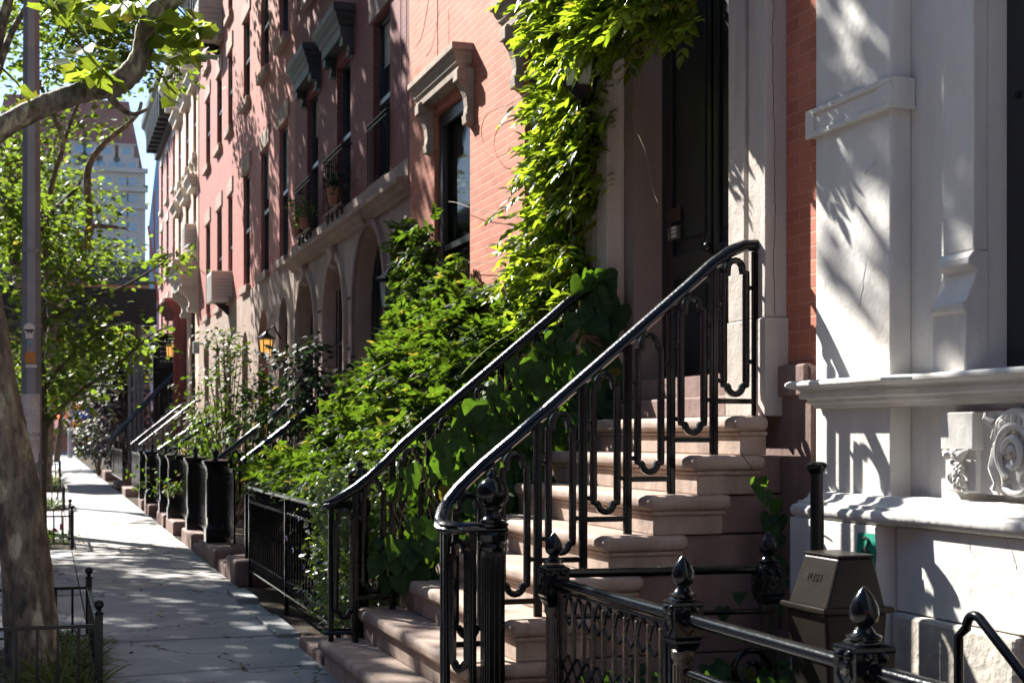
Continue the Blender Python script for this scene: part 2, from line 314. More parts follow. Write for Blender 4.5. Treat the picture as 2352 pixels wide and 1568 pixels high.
# ------------------------------------------------------------------ ground
def walkmat():
    m = bpy.data.materials.new('bluestone_flags'); m.use_nodes = True; t = m.node_tree; N = t.nodes; L = t.links; b = N['Principled BSDF']
    tc = N.new('ShaderNodeTexCoord')
    n = N.new('ShaderNodeTexNoise'); n.inputs['Scale'].default_value = 1.1; n.inputs['Detail'].default_value = 9; n.inputs['Roughness'].default_value = .65; L.new(tc.outputs['Object'], n.inputs[0])
    r = N.new('ShaderNodeValToRGB'); L.new(n.outputs[0], r.inputs[0]); r.color_ramp.elements[0].position = .33; r.color_ramp.elements[0].color = (.22,.225,.23,1); r.color_ramp.elements[1].position = .7; r.color_ramp.elements[1].color = (.42,.405,.385,1)
    ob = N.new('ShaderNodeNewGeometry'); rr = N.new('ShaderNodeValToRGB'); L.new(ob.outputs['Random Per Island'], rr.inputs[0])
    rr.color_ramp.elements[0].color = (.72,.79,.86,1); rr.color_ramp.elements[1].color = (1.0,.93,.86,1)
    mm = N.new('ShaderNodeMixRGB'); mm.blend_type = 'MULTIPLY'; mm.inputs[0].default_value = 1; L.new(r.outputs[0], mm.inputs[1]); L.new(rr.outputs[0], mm.inputs[2])
    # wandering cracks in some slabs, gum spots, grime
    nd = N.new('ShaderNodeTexNoise'); nd.inputs['Scale'].default_value = 1.7; nd.inputs['Detail'].default_value = 5; L.new(tc.outputs['Object'], nd.inputs[0])
    va = N.new('ShaderNodeVectorMath'); va.operation = 'MULTIPLY_ADD'; L.new(nd.outputs['Color'], va.inputs[0]); va.inputs[1].default_value = (.9,.9,.9); L.new(tc.outputs['Object'], va.inputs[2])
    vo = N.new('ShaderNodeTexVoronoi'); vo.feature = 'DISTANCE_TO_EDGE'; vo.inputs['Scale'].default_value = .42; L.new(va.outputs[0], vo.inputs['Vector'])
    lt_ = N.new('ShaderNodeMath'); lt_.operation = 'LESS_THAN'; lt_.inputs[1].default_value = .0045; L.new(vo.outputs['Distance'], lt_.inputs[0])
    v2 = N.new('ShaderNodeTexVoronoi'); v2.inputs['Scale'].default_value = 3.2; L.new(tc.outputs['Object'], v2.inputs['Vector'])
    l2 = N.new('ShaderNodeMath'); l2.operation = 'LESS_THAN'; l2.inputs[1].default_value = .055; L.new(v2.outputs['Distance'], l2.inputs[0])
    l2m = N.new('ShaderNodeMath'); l2m.operation = 'MULTIPLY'; L.new(l2.outputs[0], l2m.inputs[0]); l2m.inputs[1].default_value = .45
    mxx = N.new('ShaderNodeMath'); mxx.operation = 'MAXIMUM'; L.new(lt_.outputs[0], mxx.inputs[0]); L.new(l2m.outputs[0], mxx.inputs[1])
    mk = N.new('ShaderNodeMixRGB'); L.new(mxx.outputs[0], mk.inputs[0]); L.new(mm.outputs[0], mk.inputs[1]); mk.inputs[2].default_value = (.04,.037,.035,1)
    L.new(mk.outputs[0], b.inputs['Base Color']); b.inputs['Roughness'].default_value = .7; b.inputs['Specular IOR Level'].default_value = .35
    n2 = N.new('ShaderNodeTexNoise'); n2.inputs['Scale'].default_value = 70; n2.inputs['Detail'].default_value = 5; L.new(tc.outputs['Object'], n2.inputs[0])
    a = N.new('ShaderNodeMath'); a.operation = 'MULTIPLY_ADD'; L.new(n.outputs[0], a.inputs[0]); a.inputs[1].default_value = 2; L.new(n2.outputs[0], a.inputs[2])
    bp = N.new('ShaderNodeBump'); bp.inputs['Strength'].default_value = .45; bp.inputs['Distance'].default_value = .008; L.new(a.outputs[0], bp.inputs['Height']); L.new(bp.outputs[0], b.inputs['Normal'])
    return m
M['walk'] = walkmat()
rnd = random.Random(4)
g = MB().box(-140, 140, -75, 330, -.4, -.16); g.build('ground', M['soil'], kind='structure')
g = MB().box(-12, -1.02, -30, 112, -.159, -.13); g.build('road', M['asphalt'], kind='structure')
g = MB().box(-139, 139, 112, 128, -.159, -.004); g.build('cross_street', M['asphalt'], kind='structure')
g = MB().box(-139, 139, 128.2, 134, -.159, .1); g.build('far_pavement', M['walk'], kind='structure')
g = MB().box(-1.0, -.86, -12, 111, -.15, .005); g.build('kerb', M['rough'], kind='structure', bevel=.02)
# flagstones with open joints on a dark bed
g = MB().box(-.859, 3.64, -12, 111, -.155, -.03); g.build('pavement_bed', M['soil'], kind='structure')
fl = MB()
def flag(x0, x1, y0, y1, dz, sk=0, sk1=0):
    # slab with a slightly wandering front/back edge and a soft arris
    n = 10; a = .012
    top = []; 
    fr = [(x0+(x1-x0)*i/n, y0+sk*(i/n)+.02*math.sin(i*.7+y0*9)+.006*math.sin(i*2.9+y0)) for i in range(n+1)]
    bk = [(x0+(x1-x0)*i/n, y1+sk1*(i/n)-.05+.02*math.sin(i*.7+y1*9)+.006*math.sin(i*2.9+y1)) for i in range(n+1)]
    o = len(fl.v)
    for p, q in zip(fr, bk):
        fl.v += [(p[0], p[1], -.05), (p[0], p[1], dz-.006), (p[0], p[1]+a, dz), (q[0], q[1]-a, dz), (q[0], q[1], dz-.006), (q[0], q[1], -.05)]
    for i in range(n):
        for j in range(5):
            p = o+i*6+j; fl.f.append((p, p+1, p+7, p+6))
    e = o+n*6
    fl.f.append(tuple(o+j for j in range(6))); fl.f.append(tuple(e+j for j in range(6))[::-1])
ys = [-3, -1.2, .8, 2.7, 4.6, 6.35, 8.0, 9.55, 11.1, 13.0, 15.1, 17.2, 19.3, 21.5, 23.6, 25.9, 28.1, 30.4, 33, 36, 39, 42, 46, 50, 54, 59, 64, 69, 75, 81, 88, 95, 103, 111]
sks = [rnd.uniform(-.22, .22) for _ in ys]
for i in range(len(ys)-1):
    flag(.30, 1.795, ys[i], ys[i+1], rnd.uniform(-.004,.004), sks[i], sks[i+1])
pits = [(8.72, 11.0), (20.3, 22.4), (30.8, 33.6), (41, 44.5), (52,55), (64,67)]
yl = [-3, -.9, 1.3, 3.5, 5.6, 7.4, 8.72, 11.0, 12.6, 14.6, 16.8, 18.6, 20.3, 22.4, 24.4, 26.6, 28.7, 30.8, 33.6, 36, 38.5, 41, 44.5, 48, 52, 55, 59, 64, 67, 72, 78, 85, 93, 102, 111]
for a, b_ in zip(yl[:-1], yl[1:]):
    if any(abs(a-p[0]) < .01 for p in pits): continue
    flag(-.855, .288, a, b_, rnd.uniform(-.006,.003), 0, 0)
fl.build('sidewalk', M['walk'], kind='structure')
g = MB().box(1.80, 3.64, -12, 6.28, -.1, -.03); g.box(1.80, 3.70, 9.5, 111, -.1, -.02); g.build('areaway_ground', M['soil'], kind='structure')
g = MB()
for p in pits: g.box(-.84, .27, p[0]+.02, p[1]-.02, -.1, -.012)
g.build('tree_pit_soil', M['soil'], kind='structure')
# ------------------------------------------------------------------ buildings
def facade(mb, X, y0, y1, z0, z1, ops, d=.25, back=6.0, ends=True):
    """wall facing the street with real openings; ops: (ya, yb, za, zb, arch_rise)"""
    ys = sorted(set([y0, y1]+[o[0] for o in ops]+[o[1] for o in ops])); ys = [y for y in ys if y0-1e-6 <= y <= y1+1e-6]
    zs = sorted(set([z0, z1]+[o[2] for o in ops]+[o[3] for o in ops])); zs = [z for z in zs if z0-1e-6 <= z <= z1+1e-6]
    for a, b in zip(ys[:-1], ys[1:]):
        for c, e in zip(zs[:-1], zs[1:]):
            my, mz = (a+b)/2, (c+e)/2
            if any(o[0] < my < o[1] and o[2] < mz < o[3] for o in ops): continue
            mb.quad((X,a,c),(X,b,c),(X,b,e),(X,a,e))
    for o in ops:
        ya, yb, za, zb = o[:4]; rise = o[4] if len(o) > 4 else 0
        if rise:
            n = 14; hw = (yb-ya)/2; ym = (ya+yb)/2; zs_ = zb-rise
            arc = [(ym-hw*math.cos(PI*i/n), zs_+rise*math.sin(PI*i/n)) for i in range(n+1)]
            for p, q in zip(arc[:-1], arc[1:]):
                mb.quad((X,p[0],p[1]),(X,q[0],q[1]),(X,q[0],zb),(X,p[0],zb))
                mb.quad((X,p[0],p[1]),(X,q[0],q[1]),(X+d,q[0],q[1]),(X+d,p[0],p[1]))
            zt = zs_
        else:
            mb.quad((X,ya,zb),(X,yb,zb),(X+d,yb,zb),(X+d,ya,zb)); zt = zb
        mb.quad((X,ya,za),(X,ya,zt),(X+d,ya,zt),(X+d,ya,za)); mb.quad((X,yb,za),(X,yb,zt),(X+d,yb,zt),(X+d,yb,za))
        mb.quad((X,ya,za),(X,yb,za),(X+d,yb,za),(X+d,ya,za))
    if ends:
        mb.quad((X,y0,z0),(X,y0,z1),(X+back,y0,z1),(X+back,y0,z0)); mb.quad((X,y1,z0),(X,y1,z1),(X+back,y1,z1),(X+back,y1,z0))
        mb.quad((X,y0,z1),(X,y1,z1),(X+back,y1,z1),(X+back,y0,z1)); mb.quad((X+back,y0,z0),(X+back,y1,z0),(X+back,y1,z1),(X+back,y0,z1))
    return mb
WN = [0]
M['blind'] = mat('cream_blind', (.30,.28,.24), .85, .1, var=.2, vscale=3)
def window(root, X, ya, yb, za, zb, rise=0, fm='frame', pane='pane', rail=True, bars=0, name='window', fw=.07):
    """sash window: frame set in the reveal, glass child"""
    f = MB(); d = .07
    top = zb-rise
    f.box(X, X+d, ya+.002, ya+fw, za+.002, top); f.box(X, X+d, yb-fw, yb-.002, za+.002, top); f.box(X+.002, X+d-.002, ya+fw, yb-fw, za+.004, za+fw)
    hw = (yb-ya)/2; ym = (ya+yb)/2
    if rise:
        n = 14; rs = []
        for i in range(n+1):
            a = PI*i/n; c, s = math.cos(a), math.sin(a)
            o = (ym-(hw-.002)*c, top+(rise-.002)*s); q = (ym-(hw-fw)*c, top+(rise-fw)*s)
            rs.append([(X,o[0],o[1]),(X+d,o[0],o[1]),(X+d,q[0],q[1]),(X,q[0],q[1])])
        f.rings(rs)
    else: f.box(X+.003, X+d-.003, ya+fw, yb-fw, zb-fw, zb-.004)
    if rail:
        zm = za+(zb-za)*.5; f.box(X-.02, X+d-.01, ya+fw, yb-fw, zm-.03, zm+.03)
        # lower sash set back, upper sash stiles
        for y in (ya+fw, yb-fw-.045): f.box(X-.018, X+.02, y, y+.045, zm+.03, top if rise else zb-fw)
    for k in range(bars):
        y = ya+(yb-ya)*(k+1)/(bars+1); f.box(X+.01, X+.045, y-.012, y+.012, za+fw, top if rise else zb-fw)
    fr = f.build(name, M[fm], root, bevel=0)
    p = MB()
    if rise:
        n = 14; vs = [(X+.05, ya+.02, za+.02)]+[(X+.05, ym-(hw-.02)*math.cos(PI*i/n), top+(rise-.02)*math.sin(PI*i/n)) for i in range(n+1)]+[(X+.05, yb-.02, za+.02)]
        p.add(vs, [tuple(range(len(vs)))])
    else: p.quad((X+.05,ya+.02,za+.02),(X+.05,yb-.02,za+.02),(X+.05,yb-.02,zb-.02),(X+.05,ya+.02,zb-.02))
    p.build('pane', M[pane], fr)
    WN[0] += 1; rb_ = random.Random(WN[0]*7+1)
    if pane == 'pane' and not rise and name == 'window' and rb_.random() < .6 and X < 4.5:
        hh_ = (zb-za)*rb_.choice((.25,.35,.45,.7)); MB().box(X+.040, X+.047, ya+fw+.003, yb-fw-.003, zb-fw-hh_, zb-fw-.003).build('blind', M[rb_.choice(('curtain','blind'))], fr)
    return fr
def sill(fr, X, ya, yb, z, m='brownlt', ov=.09, h=.14):
    MB().box(X-ov, X+.20, ya-.08, yb+.08, z-h, z+.003).build('sill', M[m], fr, bevel=.012)
def lintel(fr, X, ya, yb, z, m='brownlt', h=.26, pr=.03):
    MB().box(X-pr, X+.12, ya-.13, yb+.13, z+.002, z+h).build('lintel', M[m], fr, bevel=.008)
def bracket(mb, X, ya, yb, zt, h, d):
    """scrolled console in profile, pushed along the street"""
    pts = [(X, zt), (X-d, zt), (X-d*1.02, zt-.12*h), (X-d*.9, zt-.26*h), (X-d*.66, zt-.36*h), (X-d*.48, zt-.5*h), (X-d*.42, zt-.66*h), (X-d*.46, zt-.76*h), (X-d*.4, zt-.92*h), (X-d*.1, zt-h), (X, zt-h)]
    mb.extr(pts, ya, yb); mb.extr([(X-d-.012, zt-.02), (X-d-.012, zt-.12), (X-d*.5, zt-.12), (X-d*.5, zt-.02)], ya-.012, yb+.012)
    mb.extr([(X, zt-.8*h), (X-d*.55, zt-.8*h), (X-d*.5, zt-.96*h), (X, zt-.96*h)], ya-.008, yb+.008)
def hoodmb(X, ya, yb, z0, z1, d, er=1):
    """moulded window hood: stepped profile swept around front and both ends"""
    H = z1-z0; prof = [(0,0), (.60,0), (.62,.30), (.72,.36), (.74,.46), (.86,.62), (.88,.72), (1,.76), (1,.96), (.97,1), (0,1)]
    pts = [(X-d*a, z0+H*b) for a, b in prof]; m = MB(); rs = []
    for k in range(2):
        yy = ya if k == 0 else yb; sg = -1 if k == 0 else 1
        rs.append([(X-d*a, yy-sg*d+sg*d*a, z0+H*b) for a, b in prof])
    m.rings(rs)
    for k in range(2):       # returns to the wall
        yy = ya if k == 0 else yb; sg = -1 if k == 0 else 1
        A = [(X-d*a, yy-sg*d+sg*d*a, z0+H*b) for a, b in prof[1:-1]]; B = [(X+.02, yy-sg*d+sg*d*a, z0+H*b) for a, b in prof[1:-1]]
        o = len(m.v); n = len(A); m.v += A+B
        for i in range(n-1): m.f.append((o+i, o+i+1, o+n+i+1, o+n+i))
        m.f.append((o, o+n, o+n+n-1, o+n-1)) if False else None
    m.box(X-d*.55, X+.01, ya+d*.46, yb-d*.46, z0+.002, z1-.01)
    return m
def interior(root, X, y0, y1, z0, z1):
    MB().box(X, X+.02, y0, y1, z0, z1).build('room_back', M['interior'], root)

XF = 3.65
# ---- brick house with the big stoop
hA = thing('brick_house', 'salmon painted brick house with brownstone window hoods, black door and tall brown stoop in front', 'house', (XF+1, 10.9, 0))
A0, A1 = 6.56, 15.25
w1 = (12.9, 14.2, 2.0, 4.66); w2 = (10.16, 11.29, 2.0, 4.66)
facade(MB(), XF, A0, A1, 1.85, 13, [w1, w2, (7.32, 9.14, 1.85, 5.0), (12.95,14.1,6.3,8.4),(10.2,11.25,6.3,8.4),(7.6,8.7,6.3,8.4)], .13).build('wall', M['brickA'], hA)
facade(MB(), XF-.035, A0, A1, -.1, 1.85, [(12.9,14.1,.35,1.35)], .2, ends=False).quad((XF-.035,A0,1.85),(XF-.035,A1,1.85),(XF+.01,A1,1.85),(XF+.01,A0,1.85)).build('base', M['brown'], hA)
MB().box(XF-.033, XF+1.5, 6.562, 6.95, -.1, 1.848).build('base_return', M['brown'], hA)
bm_ = MB(); bm_.box(XF-.06, XF, 6.58, 7.0, 1.70, 1.86); bm_.box(XF-.055, XF-.02, A0, A1, -.08, .5); bm_.build('base_moulding', M['brown'], hA, bevel=.01)
for k, (a, b, c, d) in enumerate((w1, w2)):
    fr = window(hA, XF+.075, a, b, c, d, fm='frame', pane='pane')
    fr.children[0].data.materials[0] = glass = bpy.data.materials.get('window_glass') or glassmat('window_glass', (.75,.82,.8), .18)
    # roller curtain behind the glass
    MB().quad((XF+.17, a+.02, c), (XF+.17, b-.02, c), (XF+.17, b-.02, c+(d-c)*(.8 if k == 0 else .7)), (XF+.17, a+.02, c+(d-c)*(.8 if k == 0 else .7))).build('curtain', M['curtain'], fr)
    # outer dark casing: deep box frame in the reveal
    MB().box(XF+.04, XF+.076, a+.003, a+.06, c, d-.01).box(XF+.04, XF+.076, b-.17, b-.003, c, d-.01).box(XF+.042, XF+.074, a+.06, b-.17, d-.13, d-.006).build('casing', M['frame'], fr)
    sill(fr, XF, a, b, c, 'hood')
    hb = hoodmb(XF, a-.12, b+.32, 4.77, 5.03, .20).build('window_hood', M['hood'], hA, bevel=.006)
    for ya in (a-.14, b+.02):
        q = MB(); bracket(q, XF, ya, ya+.13, 4.80, .52, .15); q.build('bracket', M['hood'], hb, smooth=False, bevel=.008)
for a, b in ((12.95,14.1),(10.2,11.25),(7.6,8.7)):
    fr = window(hA, XF+.075, a, b, 6.3, 8.4); sill(fr, XF, a, b, 6.3, 'hood'); lintel(fr, XF, a, b, 8.4, 'hood')
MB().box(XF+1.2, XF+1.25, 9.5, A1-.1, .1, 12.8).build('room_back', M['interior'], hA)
# door surround: two grooved jambs, head with cornice, panelled double door in a deep reveal
for (a, b) in ((6.88, 7.32), (9.14, 9.62)):
    j = MB(); xf = XF-.12
    j.box(xf, XF+.25, a, a+(b-a)*.50-.022, 1.95+.16, 4.9); j.box(xf+.03, XF+.25, a+(b-a)*.50-.021, a+(b-a)*.50+.021, 1.95+.16, 4.9); j.box(xf, XF+.25, a+(b-a)*.50+.022, b, 1.95+.16, 4.9)
    j.box(xf-.012, XF+.25, a-.02, b+.012, 1.6, 1.95+.159)
    j.build('door_jamb', M['jamb'], hA, bevel=.008)
MB().box(XF+.002, XF+.252, 7.18+.141, 7.50, 1.61, 4.9).box(XF+.003, XF+.253, 8.98, 9.139, 1.61, 4.9).build('door_reveal', mat('grey_brown_render', (.23,.185,.17), .8, .2, var=.18, vscale=2, bump=.3, bscale=60, streak=True), hA)
MB().box(XF-.10, XF+.26, 6.86, 9.64, 4.905, 5.25).box(XF-.2, XF+.01, 6.78, 9.72, 5.255, 5.4).build('door_head', M['jamb'], hA, bevel=.01)
dr = MB(); X0 = XF+.21
dr.box(X0+.02, X0+.07, 7.42, 9.10, 1.62, 4.89)
for (a, b) in ((8.24, 8.88), (7.56, 8.18)):
    dr.box(X0-.005, X0+.021, a-.04, b+.04, 1.66, 1.78); dr.box(X0-.004, X0+.021, a-.04, b+.04, 4.6, 4.8); dr.box(X0-.003, X0+.021, a-.04, b+.04, 2.5, 2.66)
    dr.box(X0-.006, X0+.021, a-.05, a+.05, 1.64, 4.85); dr.box(X0-.006, X0+.021, b-.05, b+.05, 1.64, 4.85)
    dr.box(X0+.004, X0+.03, a+.1, b-.1, 1.85, 2.42); dr.box(X0+.004, X0+.03, a+.1, b-.1, 2.75, 4.5)
dr = dr.build('door', M['dark'], hA, bevel=.006)
MB().tube([(X0-.01,8.21,2.62),(X0-.07,8.21,2.62),(X0-.07,8.21,2.72)], .014).ball((X0-.06,8.16,2.64), .03).build('handle', M['ironf'], dr, smooth=True)
MB().box(X0-.006, X0+.022, 8.93, 9.11, 1.62, 4.88).build('side_panel', M['dark'], dr, bevel=.004)
ya, yb = y_of(1553, X0), y_of(1522, X0); z1_, z0_ = z_of(523, X0, 8.8), z_of(553, X0, 8.8)
ic = MB().box(X0-.03, X0-.004, 8.78-.1, 8.78+.06, z0_, z1_).build('intercom', mat('intercom_plate', (.10,.09,.085), .4, metal=.3), hA, bevel=.004)
for k in range(3): MB().box(X0-.036, X0-.028, 8.78-.08, 8.78-.02, z0_+.012+k*.026, z0_+.028+k*.026).build('name_strip', mat('name_strip_plastic', (.6,.62,.6), .4), ic)
for k in range(3): MB().lathe([(.0,-.004),(.007,-.004),(.007,0)], (X0-.03, 8.78+.025, z0_+.02+k*.026), 8, axis='x').build('bell_button', M['brass'], ic)
MB().box(X0-.022, X0-.004, 8.78-.11, 8.78+.08, z1_+.03, z1_+.12).build('door_plate', mat('bronze_plate', (.06,.035,.025), .4, metal=.5), hA, bevel=.004)
MB().box(XF-.12, XF+.24, 7.35, 9.12, 1.6, 1.72).build('door_sill', M['brown'], hA, bevel=.01)
# round rod tying the handrail to the wall + cracks in the jamb return
cr = MB(); pts = []
for i in range(26):
    z = 4.9-i*.105; pts.append((XF-.068+.012*math.sin(i*2.3)+.008*math.sin(i*5.1), 6.878, z))
rc_ = random.Random(9); pts = []; xo_ = 0
for i in range(110):
    xo_ = .93*xo_+rc_.uniform(-.0045,.0045); pts.append((XF-.066+xo_, 6.8790, 4.9-i*.0255))
cr.tube(pts, .0016, 4); cr.build('crack', M['soil'], hA)

# ---- cream stucco house, near right
XW = XF+.07
hW = thing('stucco_house', 'cream painted stucco house front with ledge and carved relief, nearest on the right', 'house', (XW+1, 3, 0))
W1 = 6.558
wall = MB(); wx = XW+.01
facade(wall, wx, -4, W1, 1.0, 13, [(3.4, 5.27, 1.78, 5.6)], .12, back=6); wall.build('wall', M['white'], hW)
facade(MB(), XW-.02, -4, W1, -.1, 1.12, [], .1, ends=True, back=2).build('plinth', M['white'], hW)
# pilaster with a flat strip beside it
MB().box(XW-.10, wx, 5.84, 6.52, 1.2, 9).build('pilaster', M['white'], hW, bevel=.008)
MB().box(XW-.035, wx-.001, 6.521, W1, 1.2, 9).build('corner_strip', M['white'], hW, bevel=.005)
bz0, bz1 = 2.975, 3.105
b = MB(); xb = XW-.10-.026
b.box(xb+.012, XW+.008, 5.815, 6.57, bz0, bz1)
for (ya, yb, za, zb) in ((5.805,6.58,bz0-.005,bz0+.022),(5.805,6.58,bz1-.022,bz1+.005),(5.805,5.90,bz0+.022,bz1-.022),(6.50,6.58,bz0+.022,bz1-.022)): b.box(xb, xb+.013, ya, yb, za, zb)
b.box(xb+.0121, XW+.007, 5.803, 5.816, bz0-.005, bz1+.005)
b.build('panel_band', M['white'], hW, bevel=.004)
# window surround (eared) with scroll stop, its window
ws = MB(); ws.box(XW-.06, wx, 5.27, 5.49, 2.27, 9)
pr_ = [(XW-.06,2.27),(XW-.085,2.24),(XW-.088,2.21),(XW-.05,2.19),(XW-.06,2.15),(XW-.10,2.06),(XW-.118,2.05),(XW-.115,2.02),(XW-.10,2.01),(XW-.105,1.75),(wx,1.75),(wx,2.27)]
ws.extr(pr_, 5.265, 5.505); ws.build('window_surround', M['white'], hW, bevel=.006)
ws = MB(); ws.box(XW-.06, wx, 2.9, 3.399, 1.76, 9); ws.box(XW-.06, wx, 3.4, 5.269, 5.6, 6.2); ws.build('window_surround', M['white'], hW, bevel=.006)
fr = window(hW, wx+.12, 3.4, 5.27, 1.78, 5.6, fw=.10)
MB().box(wx+.09, wx+.13, 5.15, 5.268, 1.79, 5.59).build('casing', M['frame'], fr)
MB().ball((wx+.085, 5.19, z_of(205, wx+.08, 5.1)), .018).build('knob', M['ironf'], fr, smooth=True)
# string course (ledge) breaking round the pilaster, and base moulding
def run(mb, prof, segs):
    """sweep a wall moulding profile (out, z) along a stepped front line; segs: list of (Xface, ya, yb)"""
    P = []
    for i, (xf, ya, yb) in enumerate(segs):
        P += [(xf, ya), (xf, yb)]
    rs = []
    n = len(P)
    for i, (x, y) in enumerate(P):
        # mitre: offset along street at step corners
        rs.append((x, y))
    ringz = []
    for i, (x, y) in enumerate(P):
        seg = i//2; first = i % 2 == 0
        sg = 0
        if first and seg > 0: sg = -1 if segs[seg-1][0] > segs[seg][0] else 1
        if (not first) and seg < len(segs)-1: sg = 1 if segs[seg+1][0] > segs[seg][0] else -1
        if (not first) and seg == len(segs)-1: sg = 1
        ringz.append([(x-o, y+sg*o*(1 if True else 0), z) for o, z in prof])
    mb.rings(ringz, caps=True)
    return mb
led = [(0,1.60),(.02,1.60),(.03,1.622),(.045,1.632),(.05,1.655),(.078,1.66),(.08,1.69),(.072,1.70),(.085,1.715),(.118,1.722),(.13,1.735),(.13,1.752),(.115,1.765),(0,1.775)]
led = [(o, 1.775-(1.775-z)*.82) for o, z in led]
run(MB(), led, [(wx-.04, -4, 5.7), (XW-.10, 5.84, 6.47)]).build('ledge', M['white'], hW, bevel=.003)
bas = [(0,1.10),(.10,1.10),(.118,1.12),(.122,1.15),(.112,1.175),(.092,1.185),(.09,1.2),(.07,1.205),(.052,1.225),(.045,1.25),(.03,1.258),(0,1.262)]
bas = [(o*.9, 1.10+(z-1.10)*.8) for o, z in bas]
run(MB(), bas, [(wx-.04, -4, 5.7), (XW-.10, 5.84, 6.47)]).build('base_moulding', M['white'], hW, smooth=True)
# plinth blocks under it
MB().box(XW-.20, XW-.02, 5.80, 6.60, -.05, 1.098).build('plinth_block', M['white'], hW, bevel=.006)
MB().box(XW-.10, XW-.02, -4, 5.795, .72, 1.095).build('plinth_panel', M['white'], hW, bevel=.006)
rs_ = MB(); 
rs_.box(XW-.13, XW-.02, 4.9, 5.79, -.05, .715); rs_.build('rough_foundation', M['rough'], hW, bevel=.02)
MB().box(XW-.04, XW-.02, -4, 4.7, -.05, .715).build('cellar_wall', mat('tan_basement_render', (.45,.36,.26), .8, var=.15, vscale=3, bump=.2), hW)  # tan render, browner than the cream stucco above
# wall panel pilaster below ledge
MB().box(XW-.08, wx, 5.85, 6.51, 1.26, 1.60).box(XW-.045, wx-.001, 6.5101, W1, 1.26, 1.6).build('pedestal', M['white'], hW, bevel=.004)
# console with flower and fruit, and leaf scroll relief
cs = MB(); xw = wx-.04
y0c, y1c = y_of(2235, xw-.06), y_of(2160, xw-.06)
MB().box(wx-.05, wx-.001, -4, 5.5, 1.26, 1.6).build('frieze_panel', M['white'], hW)
cs.box(xw-.06, xw, y0c, y1c, 1.44, 1.598); cs.box(xw-.035, xw-.005, y0c+.015, y1c-.015, 1.265, 1.45)
cs = cs.build('console', M['white'], hW, bevel=.006)
r2 = random.Random(8); fl_ = MB(); yc = (y0c+y1c)/2
for k in range(6):
    a = k*PI/3; fl_.ball((xw-.07, yc+.018*math.cos(a), 1.425+.014*math.sin(a)), .013, 8, 6, .7, 1, .8)
fl_.ball((xw-.078, yc, 1.425), .008, 8, 6)
for s_ in (-1, 1):
    fl_.tube([(xw-.06, yc+s_*.03, 1.425), (xw-.075, yc+s_*.05, 1.415), (xw-.07, yc+s_*.07, 1.432), (xw-.06, yc+s_*.085, 1.44)], [.016,.02,.012,.004], 8)
for k in range(30):
    t = k/30; fl_.ball((xw-.035-.03*math.sin(PI*(.2+t*.8)), yc+r2.uniform(-1,1)*(.018+.05*t*(1.15-t)*2), 1.40-t*.13), r2.uniform(.011,.018), 8, 6)
fl_.build('flower_and_fruit_carving', M['white'], cs, smooth=True)
rl = MB(); cyy, czz = y_of(2325, xw-.04), z_of(1040, xw, y_of(2325, xw))
for (rad, a0, a1, r_, o_) in ((.155, 20, 300, .022, 0), (.105, -60, 240, .018, .01), (.055, 0, 300, .016, .02), (.02, 0, 180, .012, .02)):
    P = [(xw-.022-o_, cyy+rad*math.cos(math.radians(a0+(a1-a0)*i/18)), czz+rad*1.05*math.sin(math.radians(a0+(a1-a0)*i/18))) for i in range(19)]
    rl.tube(P, [r_*(.55+.45*math.sin(PI*min(1, .1+i/18))) for i in range(19)], 8)
for k in range(9):
    a = math.radians(40+k*17); rr_ = .135
    rl.ball((xw-.028, cyy+rr_*math.cos(a), czz+rr_*math.sin(a)), .028, 8, 6, .7, .55+.2*(k % 2), 1.2)
for k in range(40):
    a = r2.uniform(0, 2*PI); q = r2.uniform(.02, .15); rl.ball((xw-.008, cyy+q*math.cos(a), czz+q*math.sin(a)), r2.uniform(.012,.024), 7, 5, .9, 1, 1)
rl.tube([(xw-.03, cyy+.14, czz+.12), (xw-.05, cyy+.165, czz+.14), (xw-.04, cyy+.175, czz+.165)], [.02,.014,.006], 8)
rl.tube([(xw-.02, cyy+.14, czz+.02), (xw-.04, cyy+.125, czz-.06), (xw-.03, cyy+.11, czz-.12), (xw-.03, cyy+.12, czz-.15)], [.014,.022,.016,.02], 8)
rl.build('leaf_scroll_relief', M['white'], hW, smooth=True)
# house number on green paper
gy0, gy1 = 5.70, 5.88
gp = MB(); xg = XW-.2035; gz1, gz0 = z_of(1227, xg, 5.8), z_of(1312, xg, 5.8)
ya, yb = y_of(2012, xg), y_of(1970, xg)
gp.add([(xg, yb+.02, gz0), (xg, yb, gz1), (xg, ya+.01, gz1+.003), (xg, ya-.005, (gz0+gz1)/2), (xg, ya+.01, gz0-.02), (xg+.002, (ya+yb)/2, gz0)], [(0,1,2,3,4,5)])
gp = gp.build('house_number_sign', M['greenp'], hW)
def glyph(txt, origin, size, facing='X', m='stickerk', parent=None, name='lettering', extr=.001, wide=1):
    c = bpy.data.curves.new('tmp', 'FONT'); c.body = txt; c.size = size; c.align_x = 'CENTER'; c.align_y = 'CENTER'; c.extrude = extr
    o = bpy.data.objects.new('tmp', c); col.objects.link(o); dg = bpy.context.evaluated_depsgraph_get(); dg.update()
    me = bpy.data.meshes.new_from_object(o.evaluated_get(dg)); bpy.data.objects.remove(o)
    a = {'X': Matrix(((0,0,-1),(-1,0,0),(0,1,0))), 'Y': Matrix(((1,0,0),(0,0,-1),(0,1,0)))}[facing]
    # letter x -> world, letter y -> up, letter z -> toward the viewer
    me.transform(Matrix.Diagonal((wide,1,1,1))); mm = a.to_4x4(); me.transform(mm); 
    og = ORG.get(parent.name, (0,0,0)) if parent else (0,0,0)
    me.transform(Matrix.Translation((origin[0]-og[0], origin[1]-og[1], origin[2]-og[2])))
    me.materials.clear(); me.materials.append(M[m]); ob = bpy.data.objects.new(name, me); col.objects.link(ob)
    if parent: ob.parent = parent; ORG[ob.name] = og
    return ob
